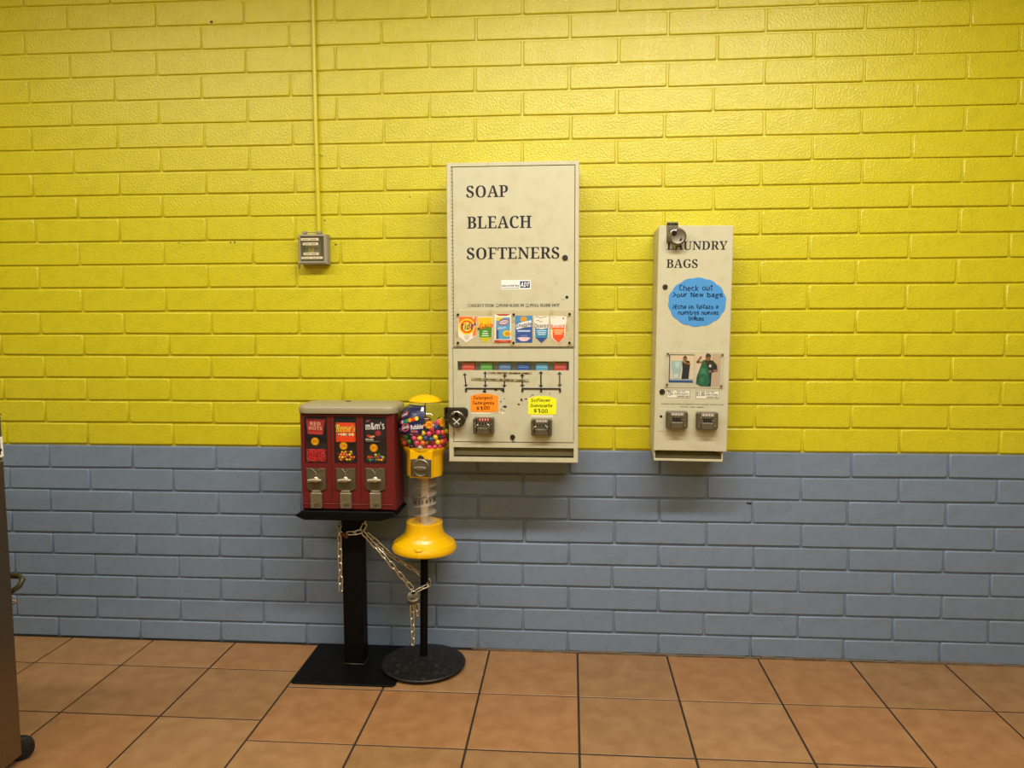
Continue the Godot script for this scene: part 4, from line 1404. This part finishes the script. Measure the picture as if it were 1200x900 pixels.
func globe_radius(y: float) -> float:
	for i in GLOBE.size() - 1:
		if y <= GLOBE[i + 1][1]:
			return lerpf(GLOBE[i][0], GLOBE[i + 1][0], clampf((y - GLOBE[i][1]) / (GLOBE[i + 1][1] - GLOBE[i][1]), 0, 1))
	return 0.045

func vecs(a: Array) -> Array:
	return a.map(func(p): return Vector2(p[0], p[1]))

func make_gumball_machine() -> void:
	var t := thing("gumball_machine", "yellow gumball machine with a clear globe and spiral tube on a round black foot", "gumball machine", GAT)
	var g := Geo.new()
	g.lathe(vecs([[0.0, 0.004], [0.17, 0.004], [0.181, 0.008], [0.183, 0.013], [0.18, 0.017], [0.165, 0.02], [0.12, 0.026], [0.07, 0.034], [0.035, 0.041], [0.022, 0.046], [0.0, 0.047]]), 56)
	var foot := obj("foot", g, M.black_dusty, t)
	foot.position.y = 0.0045
	var up := Node3D.new()
	g = Geo.new()
	g.lathe(vecs([[0.0165, 0.045], [0.0165, 0.525]]), 20)
	var tip := func(o: Node3D): o.rotation.z = GTILT
	tip.call(obj("pole", g, M.black, t))
	# flared skirt
	g = Geo.new()
	g.lathe(vecs([[0.0, 0.524], [0.1, 0.519], [0.128, 0.521], [0.1375, 0.527], [0.1398, 0.535], [0.138, 0.546], [0.130, 0.559], [0.1275, 0.5585], [0.118, 0.567], [0.1155, 0.5665], [0.106, 0.576], [0.1035, 0.5755], [0.095, 0.586], [0.0925, 0.586], [0.085, 0.599], [0.0795, 0.616], [0.0775, 0.634], [0.0775, 0.647], [0.072, 0.649], [0.07, 0.642], [0.0, 0.642]]), 56)
	var sk := obj("skirt", g, M.yellow_plastic, t)
	tip.call(sk)
	# moulded dispensing channel in front of the skirt
	g = Geo.new()
	var pr := []
	for k in 9:
		var a := PI * k / 8
		pr.append(Vector2(cos(a) * 0.0165, sin(a) * 0.012))
	var path := [[0.648, 0.066], [0.60, 0.07], [0.575, 0.092], [0.56, 0.113], [0.553, 0.124]]
	g.sg += 1
	for i in path.size() - 1:
		for k in 8:
			var f := func(ii: int, kk: int) -> Vector3:
				var wide := 1.0 + 0.35 * float(ii) / 4.0
				return Vector3(pr[kk].x * wide, path[ii][0], path[ii][1] + pr[kk].y)
			g.quad(f.call(i, k), f.call(i, k + 1), f.call(i + 1, k + 1), f.call(i + 1, k), g.sg)
	g.ball(Vector3(0, 0.556, 0.122), Vector3(0.023, 0.012, 0.016), 16, 8)
	tip.call(obj("dispensing_channel", g, M.yellow_plastic, t))
	# clear tube and the spiral inside it
	g = Geo.new()
	g.lathe(vecs([[0.0755, 0.643], [0.0755, 0.856]]), 48)
	var tb := obj("clear_tube", g, M.tube, t, "clear plastic tube with black lettering")
	tip.call(tb)
	g = Geo.new()
	g.warp = func(p: Vector3) -> Vector3: return Vector3(sin(p.x / 0.076) * (0.076 + p.z), p.y, cos(p.x / 0.076) * (0.076 + p.z))
	g.text("Gumball", sans_bold, -0.044, 0.762, 0.022, 0.774, Color(0.06, 0.05, 0.05), 0.0, 0.15)
	g.text("W i z a r d", sans_bold, -0.040, 0.742, 0.062, 0.763, Color(0.05, 0.045, 0.05), 0.0, 0.12)
	tip.call(obj("tube_lettering", g, M.print, t))
	g = Geo.new()
	g.lathe(vecs([[0.017, 0.642], [0.017, 0.856]]), 20)
	g.sg += 1
	var N := 180
	for i in N:
		var q := []
		for c in [[i, 0], [i, 1], [i + 1, 1], [i + 1, 0]]:
			var a := 5.0 * TAU * float(c[0]) / N
			var rr := 0.017 if c[1] == 0 else 0.05
			q.append(Vector3(sin(a) * rr, 0.647 + 0.2 * float(c[0]) / N - (0.006 if c[1] == 1 else 0.0), cos(a) * rr))
		g.quad(q[0], q[1], q[2], q[3], g.sg)
	var spm := glass(0.32, Color(0.85, 0.8, 0.7), 0.15)
	var sp := Geo.new()
	sp.lathe(vecs([[0.0175, 0.643], [0.0175, 0.856]]), 20)
	tip.call(obj("spiral_column", sp, M.spiral, t, "off-white column in the tube"))
	tip.call(obj("spiral_ramp", g, spm, t))
	# yellow collar with a flat front
	g = Geo.new()
	var cp := [[0.0, 0.853], [0.072, 0.851], [0.0765, 0.854], [0.0775, 0.866], [0.078, 0.938], [0.082, 0.953], [0.091, 0.966], [0.0935, 0.974], [0.0935, 0.979], [0.088, 0.98], [0.086, 0.972], [0.0, 0.970]]
	g.lathe(vecs(cp), 48)
	g.extrude(PackedVector2Array([Vector2(-0.047, 0.854), Vector2(0.047, 0.854), Vector2(0.049, 0.972), Vector2(-0.049, 0.972)]), 0.05, 0.088, 0.004)
	tip.call(obj("collar", g, M.yellow_plastic, t))
	g = Geo.new()
	g.extrude(PackedVector2Array([Vector2(-0.044, 0.86), Vector2(0.044, 0.86), Vector2(0.044, 0.934), Vector2(0.012, 0.936), Vector2(0.009, 0.948), Vector2(-0.009, 0.948), Vector2(-0.012, 0.936), Vector2(-0.044, 0.934)]), 0.08, 0.092, 0.002)
	tip.call(obj("coin_plate", g, M.cast, t))
	g = Geo.new()
	var lip := []
	for k in 9:
		var a := PI * k / 8
		lip.append(Vector3(cos(a) * 0.011, 0.937 + sin(a) * 0.013, 0.094))
	g.tube(lip, 0.003, 8)
	tip.call(obj("coin_slot", g, M.dark_steel, t))
	g = Geo.new()
	g.knob(Vector3(0, 0.899, 0.092), [Vector2(0.0375, 0), Vector2(0.0375, 0.004), Vector2(0.034, 0.007), Vector2(0.0315, 0.0055), Vector2(0.012, 0.0065), Vector2(0, 0.007)], 36)
	g.extrude(PackedVector2Array([Vector2(-0.029, 0.894), Vector2(-0.027, 0.904), Vector2(-0.008, 0.907), Vector2(0.008, 0.907), Vector2(0.027, 0.904), Vector2(0.029, 0.894), Vector2(0.012, 0.889), Vector2(-0.012, 0.889)]), 0.097, 0.112, 0.004)
	tip.call(obj("turn_knob", g, M.steel, t))
	# globe, lid, rod
	g = Geo.new()
	g.lathe(vecs(GLOBE), 48)
	tip.call(obj("globe", g, M.globe, t, "clear globe full of gumballs"))
	g = Geo.new()
	g.lathe(vecs([[0.0, 1.163], [0.05, 1.164], [0.068, 1.166], [0.0715, 1.1695], [0.068, 1.175], [0.055, 1.184], [0.035, 1.1915], [0.015, 1.1955], [0.0, 1.196]]), 44)
	tip.call(obj("lid", g, M.yellow_plastic, t))
	g = Geo.new()
	g.lathe(vecs([[0.0025, 1.09], [0.0025, 1.165]]), 10)
	tip.call(obj("rod", g, M.rust, t, "rusty rod from lid into globe"))
	g = Geo.new()
	g.lathe(vecs([[0.0, 1.078], [0.022, 1.079], [0.0265, 1.088], [0.025, 1.098], [0.016, 1.1035], [0.0, 1.1045]]), 24)
	tip.call(obj("rod_plate", g, M.chrome, t))
	# dark label on the globe
	g = Geo.new()
	g.warp = func(p: Vector3) -> Vector3:
		var rr := globe_radius(p.y) + 0.0006 + p.z
		var a := p.x / 0.11
		return Vector3(sin(a) * rr, p.y, cos(a) * rr)
	var navy := Color(0.13, 0.15, 0.30)
	var nx := 14
	var ny := 12
	g.paint(navy)
	var lp := func(u: float, v: float) -> Vector3:
		var yy := lerpf(1.043, 1.156, v)
		return Vector3(lerpf(lerpf(-0.17, -0.165, v), lerpf(0.006, 0.022, v), u), yy, 0.0)
	for i in nx:
		for j in ny:
			g.quad(lp.call(float(i) / nx, float(j) / ny), lp.call(float(i + 1) / nx, float(j) / ny), lp.call(float(i + 1) / nx, float(j + 1) / ny), lp.call(float(i) / nx, float(j + 1) / ny))
	g.pz = 0.0005
	var sh := 0.026
	g.disc(-0.118 + sh, 1.116, 0.028, 0.014, Color(0.75, 0.30, 0.36), 0.35)
	g.text("Dubble", sans_bold, -0.140 + sh, 1.110, -0.097 + sh, 1.123, Color(0.95, 0.9, 0.88), 0.0, 0.35)
	g.disc(-0.098 + sh, 1.066, 0.026, 0.017, Color(0.85, 0.35, 0.42), 0.3)
	g.text("Dubble", sans_bold, -0.118 + sh, 1.060, -0.078 + sh, 1.073, Color(0.97, 0.93, 0.9), 0.0, 0.3)
	g.text("Bubble", sans_bold, -0.068 + sh, 1.063, -0.014 + sh, 1.083, Color(0.96, 0.92, 0.9), 0.0, 0.12)
	g.text("GUM", sans_bold, -0.066 + sh, 1.048, -0.036 + sh, 1.058, Color(0.92, 0.5, 0.5))
	g.text("BALLS", sans_bold, -0.158 + sh, 1.048, -0.122 + sh, 1.058, Color(0.85, 0.8, 0.8))
	for k in 7:
		g.disc(-0.135 + sh + k * 0.0155, 1.082 + k * 0.0042, 0.0085, 0.0085, [Color(0.8, 0.2, 0.4), Color(0.9, 0.88, 0.82), Color(0.15, 0.5, 0.6), Color(0.25, 0.6, 0.25), Color(0.93, 0.6, 0.12), Color(0.88, 0.25, 0.1), Color(0.96, 0.82, 0.2)][k])
	g.rect(-0.002, 1.136, 0.013, 1.151, Color(0.9, 0.88, 0.84))
	tip.call(obj("globe_label", g, M.gloss_print, t, "dark blue bubble gum label on the globe"))
	# price stickers
	for s in [[0.037, 1.082], [0.098, 1.087]]:
		g = Geo.new()
		g.warp = func(p: Vector3) -> Vector3:
			var rr := globe_radius(p.y) + 0.0008 + p.z
			var a := p.x / 0.11
			return Vector3(sin(a) * rr, p.y, cos(a) * rr)
		g.disc(s[0], s[1], 0.0165, 0.0165, Color(0.93, 0.62, 0.10))
		g.disc(s[0], s[1], 0.0145, 0.0145, Color(0.75, 0.25, 0.08))
		g.disc(s[0], s[1], 0.0128, 0.0128, Color(0.94, 0.68, 0.14))
		g.text("25", sans_bold, s[0] - 0.0095, s[1] - 0.007, s[0] + 0.0095, s[1] + 0.007, Color(0.72, 0.16, 0.08))
		tip.call(obj("price_sticker", g, M.gloss_print, t))
	up.free()
	fill_globe(t)

func fill_globe(t: Node3D) -> void:
	var r := RandomNumberGenerator.new()
	r.seed = 99
	var br := 0.0118
	var pts := []
	var y := 0.983
	var lay := 0
	while y < 1.11:
		var z := -0.1
		var row := 0
		while z < 0.1:
			var x := -0.1 + (br if (row + lay) % 2 == 0 else 0.0)
			while x < 0.1:
				pts.append(Vector3(x + r.randf_range(-0.003, 0.003), y + r.randf_range(-0.002, 0.002), z + r.randf_range(-0.003, 0.003)))
				x += br * 2.05
			z += br * 1.8
			row += 1
		y += br * 1.72
		lay += 1
	# heap surface: dips in the middle, higher to the right
	pts = pts.filter(func(p: Vector3):
		var top := 1.072 + 0.25 * maxf(0.0, p.x - 0.01) + 0.10 * maxf(0.0, -p.x)
		return p.y < top and Vector2(p.x, p.z).length() < globe_radius(p.y) - br * 0.6)
	for it in 60:
		for i in pts.size():
			var p: Vector3 = pts[i]
			for j in range(i + 1, pts.size()):
				var q: Vector3 = pts[j]
				var d := q - p
				var l := d.length_squared()
				if l < 4.0 * br * br and l > 1e-9:
					l = sqrt(l)
					var mv := d / l * (2.0 * br - l) * 0.5
					p -= mv
					pts[j] = q + mv
			p.y = maxf(p.y, 0.9715 + br)
			var rad := Vector2(p.x, p.z)
			var lim := globe_radius(p.y) - br - 0.0012
			if rad.length() > lim:
				rad = rad.normalized() * lim
				p.x = rad.x
				p.z = rad.y
			pts[i] = p
	var s := Geo.new()
	s.ball(Vector3.ZERO, Vector3.ONE * (br - 0.0003), 16, 10)
	var sm := s.mesh()
	var pal := [["pink", Color(0.88, 0.25, 0.42)], ["red", Color(0.72, 0.10, 0.12)], ["yellow", Color(0.93, 0.78, 0.10)], ["green", Color(0.10, 0.42, 0.16)], ["blue", Color(0.10, 0.27, 0.45)], ["navy", Color(0.10, 0.13, 0.26)], ["white", Color(0.85, 0.76, 0.70)], ["orange", Color(0.93, 0.40, 0.14)]]
	var mats := []
	for c in pal:
		mats.append(mat(c[1], 0.28))
	var shown := []
	for p in pts:
		# only those that a step to the side could show
		if p.z < -0.045 or (Vector2(p.x, p.z).length() < 0.05 and p.y < 1.04):
			continue
		var k: int = [0, 0, 0, 1, 1, 2, 2, 3, 3, 4, 4, 5, 6, 7][r.randi() % 14]
		var o := put("gumball", sm, mats[k])
		o.position = GAT + Basis(Vector3.BACK, GTILT) * p
		o.set_meta("colour", pal[k][0])
		shown.append(o)
	# tell the ones in front apart by their place in the heap
	var rows := {}
	for o in shown:
		var p: Vector3 = o.position
		var hidden := p.z < GAT.z + 0.01
		for q in shown:
			var d: Vector3 = q.position - p
			if q != o and d.z > 0.002 and Vector2(d.x + d.z * 0.2, d.y - d.z * 0.13).length() < br * 1.0:
				hidden = true
		if hidden:
			tag(o, "%s gumball deep in the heap inside the globe, behind the front ones" % o.get_meta("colour"), "gumball", "%s gumballs deep in the globe" % o.get_meta("colour"))
		else:
			var row := clampi(int((p.y - 0.974) / 0.0195), 0, 7)
			rows[row] = rows.get(row, []) + [o]
	for row in rows:
		var list: Array = rows[row]
		list.sort_custom(func(a, b): return a.position.x < b.position.x)
		for i in list.size():
			var o: Node3D = list[i]
			tag(o, "%s gumball at globe front, %s row from bottom, %s from the left" % [o.get_meta("colour"), ORD[row], ORD[i]], "gumball", "gumballs at the front of the globe")

const ORD := ["first", "second", "third", "fourth", "fifth", "sixth", "seventh", "eighth", "ninth", "tenth", "eleventh", "twelfth", "thirteenth", "fourteenth", "fifteenth", "sixteenth"]

# ------------------------------------------------------------------ chains and their locks
func link_mesh() -> ArrayMesh:
	var g := Geo.new()
	var pts := []
	for k in 8:
		var a := -PI / 2 + PI * k / 7
		pts.append(Vector3(0.0105 + cos(a) * 0.0088, sin(a) * 0.0088, 0))
	for k in 8:
		var a := PI / 2 + PI * k / 7
		pts.append(Vector3(-0.0105 + cos(a) * 0.0088, sin(a) * 0.0088, 0))
	g.tube(pts, 0.0031, 8, true)
	return g.mesh()

# links strung along a path, every other one turned a quarter
func string_links(t: Node3D, m: Mesh, path: Array, twist := 0.0) -> void:
	var c := Curve3D.new()
	c.bake_interval = 0.004
	for p in path:
		c.add_point(p - t.position)
	var len_ := c.get_baked_length()
	var n := maxi(1, roundi(len_ / 0.0305))
	var step := len_ / n
	for i in n:
		var a := c.sample_baked(step * i)
		var b := c.sample_baked(minf(step * (i + 1), len_))
		var d := (b - a).normalized()
		var side := d.cross(Vector3(0, 0.2, 1)).normalized()
		var basis := Basis(d, side, d.cross(side))
		basis = basis.rotated(d, twist + 0.3 + (PI / 2 if i % 2 == 1 else 0.0) + rng.randf_range(-0.25, 0.25))
		var o := put("link", m, M.zinc, t)
		o.transform = Transform3D(basis * Basis.from_scale(Vector3(step / 0.0305, 1, 1)), (a + b) / 2)

func make_chains() -> void:
	var m := link_mesh()
	var t := thing("chain", "steel chain wrapped round the candy machine post with one end hanging free", "chain", Vector3(1.21, 0.62, 0.22))
	string_links(t, m, [Vector3(1.198, 0.655, 0.19), Vector3(1.203, 0.622, 0.2), Vector3(1.213, 0.592, 0.222)])
	string_links(t, m, [Vector3(1.209, 0.588, 0.222), Vector3(1.208, 0.46, 0.22), Vector3(1.209, 0.343, 0.22)], 0.1)
	string_links(t, m, [Vector3(1.243, 0.598, 0.218), Vector3(1.288, 0.60, 0.216), Vector3(1.303, 0.605, 0.206)], 0.5)
	string_links(t, m, [Vector3(1.304, 0.61, 0.205), Vector3(1.314, 0.635, 0.195), Vector3(1.318, 0.662, 0.185)])
	t = thing("chain", "double steel chain slanting from the candy machine post to the gumball machine pole", "chain", Vector3(1.45, 0.5, 0.22))
	string_links(t, m, [Vector3(1.306, 0.603, 0.21), Vector3(1.40, 0.505, 0.222), Vector3(1.522, 0.362, 0.222)])
	string_links(t, m, [Vector3(1.322, 0.59, 0.19), Vector3(1.42, 0.492, 0.175), Vector3(1.535, 0.412, 0.16), Vector3(1.573, 0.39, 0.158), Vector3(1.594, 0.377, 0.18), Vector3(1.586, 0.366, 0.205), Vector3(1.56, 0.362, 0.213), Vector3(1.538, 0.35, 0.22)], 0.4)
	string_links(t, m, [Vector3(1.52, 0.315, 0.225), Vector3(1.522, 0.2, 0.224), Vector3(1.523, 0.115, 0.228)], 0.3)
	string_links(t, m, [Vector3(1.541, 0.318, 0.22), Vector3(1.543, 0.24, 0.219)], 1.2)
	# locks
	t = disc_padlock("round steel padlock joining the slanting chain at the gumball machine pole", Vector3(1.53, 0.329, 0.24), 0.03, 0.1, false, -1.05)
	t = thing("padlock", "small rusty brown padlock on the chain at the candy machine post", "padlock", Vector3(1.232, 0.588, 0.219))
	t.rotation.z = -0.62
	var g := Geo.new()
	g.span(-0.019, -0.008, -0.006, 0.015, 0.008, 0.006, 0.003)
	obj("body", g, M.rust, t)
	g = Geo.new()
	g.tube([Vector3(-0.018, 0.005, 0), Vector3(-0.028, 0.005, 0), Vector3(-0.034, 0.0, 0), Vector3(-0.028, -0.005, 0), Vector3(-0.018, -0.005, 0)], 0.0022, 8)
	obj("shackle", g, M.chrome, t)

# ------------------------------------------------------------------ conduit and control box
func make_conduit() -> void:
	var t := thing("conduit", "yellow painted conduit running down the block wall to the grey control box", "pipe", Vector3(1.08, 1.9, 0.014))
	var g := Geo.new()
	g.tube([Vector3(1.083, 1.885, 0.013), Vector3(1.083, 1.93, 0.013), Vector3(1.080, 2.4, 0.013), Vector3(1.081, 2.8, 0.013), Vector3(1.082, CEIL, 0.013)].map(func(p): return p - t.position), 0.0105, 16)
	obj("pipe", g, M.yellow, t)
	for y in [2.238, 2.58]:
		g = Geo.new()
		g.xf = Transform3D(Basis.IDENTITY, Vector3(1.081, y, 0.013) - t.position)
		g.lathe([Vector2(0.0105, -0.006), Vector2(0.0122, -0.005), Vector2(0.0122, 0.005), Vector2(0.0105, 0.006)], 16)
		if y < 2.3:
			g.span(0.01, -0.006, -0.0125, 0.026, 0.006, -0.010, 0.001)
			g.knob(Vector3(0.019, 0, -0.0105), [Vector2(0.0035, 0), Vector2(0.003, 0.002), Vector2(0, 0.003)], 10)
		obj("strap" if y < 2.3 else "coupling", g, M.yellow, t)
	# guarded control box
	t = thing("control_box", "grey plastic control box with a clear locked cover below the yellow conduit", "switch box", Vector3(1.0645, 1.756, 0.0))
	t.scale = Vector3(0.9, 1.0, 0.8)
	g = Geo.new()
	g.plate(-0.069, 0.0, 0.0715, 0.13, 0.002, 0.07, [[-0.058, 0.013, 0.058, 0.121]], 0.006)
	g.span(-0.058, 0.013, 0.002, 0.058, 0.121, 0.008, 0.0)
	var o := obj("case", g, M.grey_plastic, t)
	g = Geo.new()
	g.span(-0.052, 0.132, 0.03, -0.034, 0.145, 0.058, 0.003)
	g.span(0.022, 0.132, 0.03, 0.042, 0.145, 0.058, 0.003)
	g.span(-0.05, 0.139, 0.034, 0.04, 0.1425, 0.042, 0.001)
	obj("hinge", g, M.grey_plastic, t)
	g = Geo.new()
	g.span(-0.045, 0.02, 0.009, 0.033, 0.112, 0.04, 0.003)
	obj("inner_plate", g, M.box_inside, t)
	g = Geo.new()
	g.span(-0.026, 0.05, 0.04, 0.001, 0.082, 0.047, 0.002)
	var sw := obj("switch", g, M.yellow_plain, t, "yellowed switch")
	g = Geo.new()
	g.knob(Vector3(-0.012, 0.066, 0.047), [Vector2(0.0035, 0), Vector2(0.003, 0.004), Vector2(0, 0.005)], 10)
	obj("toggle", g, M.black_in, sw)
	g = Geo.new()
	g.plate(-0.0575, 0.0135, 0.0575, 0.1205, 0.062, 0.066, [], 0.001)
	obj("clear_cover", g, M.grey_window, t)
	for l in [[-0.060, 0.1025, 0.028, 0.1135, 0.02], [-0.052, 0.0825, 0.025, 0.0935, 0.06], [-0.049, 0.0395, 0.027, 0.0505, 0.02], [-0.060, 0.0225, 0.0465, 0.0325, 0.03]]:
		g = Geo.new()
		g.rect(l[0], l[1], l[2], l[3], Color(0.88, 0.83, 0.68))
		var ny: float = (l[1] + l[3]) / 2
		for k in 9:
			if k != 4:
				var f: float = lerpf(l[0] + 0.006, l[2] - 0.01, k / 9.0)
				g.rect(f, ny - 0.0018, f + 0.006, ny + 0.0016, Color(0.55, 0.42, 0.3))
		var lab := obj("label_strip", g, M.print, t)
		lab.position.z = 0.0666
		lab.position.x = 0.004
	g = Geo.new()
	g.tube([Vector3(-0.066, 0.012, 0.066), Vector3(-0.070, 0.004, 0.07), Vector3(-0.069, -0.006, 0.068)], 0.0025, 8)
	g.span(-0.072, -0.02, 0.062, -0.064, -0.002, 0.07, 0.001)
	obj("cover_lock", g, M.chrome, t, "small lock hanging at the lower left corner")

# ------------------------------------------------------------------ washer at the left edge
func make_washer() -> void:
	var t := thing("washer", "brushed steel washer numbered 4 at the left edge, on casters", "washer", Vector3(-0.05, 0, 1.36))
	var fx := 0.3775
	var bz := -0.358
	var g := Geo.new()
	g.span(-0.36, 0.03, bz, fx, 1.058, 0.36, 0.006)
	obj("body", g, M.washer_steel, t)
	g = Geo.new()
	g.span(-0.36, 1.066, bz, fx, 1.205, 0.36, 0.006)
	obj("control_panel", g, M.washer_panel, t)
	g = Geo.new()
	g.span(-0.355, 1.058, bz + 0.004, fx - 0.004, 1.066, 0.355, 0.001)
	g.span(-0.36, 1.205, bz, fx + 0.001, 1.213, 0.36, 0.002)
	obj("trim_strip", g, M.chrome, t)
	g = Geo.new()
	g.span(-0.35, 1.213, bz + 0.005, fx - 0.004, 1.262, 0.35, 0.008)
	obj("top_cap", g, M.rubber, t)
	# number plate on the front, near the corner
	g = Geo.new()
	g.rect(-0.085, 0.0, 0.0, 0.067, Color(0.93, 0.92, 0.87))
	g.text("4", sans_bold, -0.038, 0.008, -0.006, 0.060, Color(0.05, 0.05, 0.05))
	var o := obj("number_label", g, M.print, t, "white label with a black 4")
	o.rotation.y = PI / 2
	o.position = Vector3(fx + 0.0006, 1.068, bz + 0.004)
	# loop handle on the back corner
	g = Geo.new()
	g.tube([Vector3(fx - 0.06, 0.592, bz - 0.012), Vector3(fx - 0.012, 0.604, bz - 0.016), Vector3(fx + 0.008, 0.618, bz - 0.02), Vector3(fx + 0.014, 0.638, bz - 0.03), Vector3(fx - 0.004, 0.646, bz - 0.04), Vector3(fx - 0.06, 0.646, bz - 0.04)], 0.009, 12)
	g.tube([Vector3(fx - 0.05, 0.594, bz - 0.012), Vector3(fx - 0.05, 0.6, bz + 0.01)], 0.009, 12)
	obj("handle", g, M.olive, t, "dark olive loop handle")
	g = Geo.new()
	g.tube([Vector3(fx - 0.02, 0.573, bz - 0.004), Vector3(fx - 0.002, 0.572, bz - 0.01), Vector3(fx + 0.004, 0.566, bz - 0.01), Vector3(fx - 0.003, 0.56, bz - 0.01), Vector3(fx - 0.02, 0.559, bz - 0.004)], 0.0022, 8)
	obj("latch", g, M.brass, t)
	for c in [[fx - 0.022, bz - 0.02], [fx - 0.03, 0.3], [-0.32, bz + 0.03], [-0.32, 0.3]]:
		g = Geo.new()
		g.xf = Transform3D(Basis(Vector3.UP, -0.9) * Basis(Vector3.BACK, PI / 2), Vector3(c[0], 0.0425, c[1]))
		g.lathe(vecs([[0.0, -0.013], [0.034, -0.013], [0.0415, -0.009], [0.0415, 0.009], [0.034, 0.013], [0.026, 0.0105], [0.012, 0.0135], [0.0, 0.015]]), 24)
		g.xf = Transform3D.IDENTITY
		g.span(c[0] - 0.017, 0.045, c[1] - 0.01, c[0] - 0.0145, 0.077, c[1] + 0.012, 0.0005)
		g.span(c[0] - 0.02, 0.073, c[1] - 0.02, c[0] + 0.004, 0.077, c[1] + 0.02, 0.0005)
		obj("caster", g, M.rubber, t)
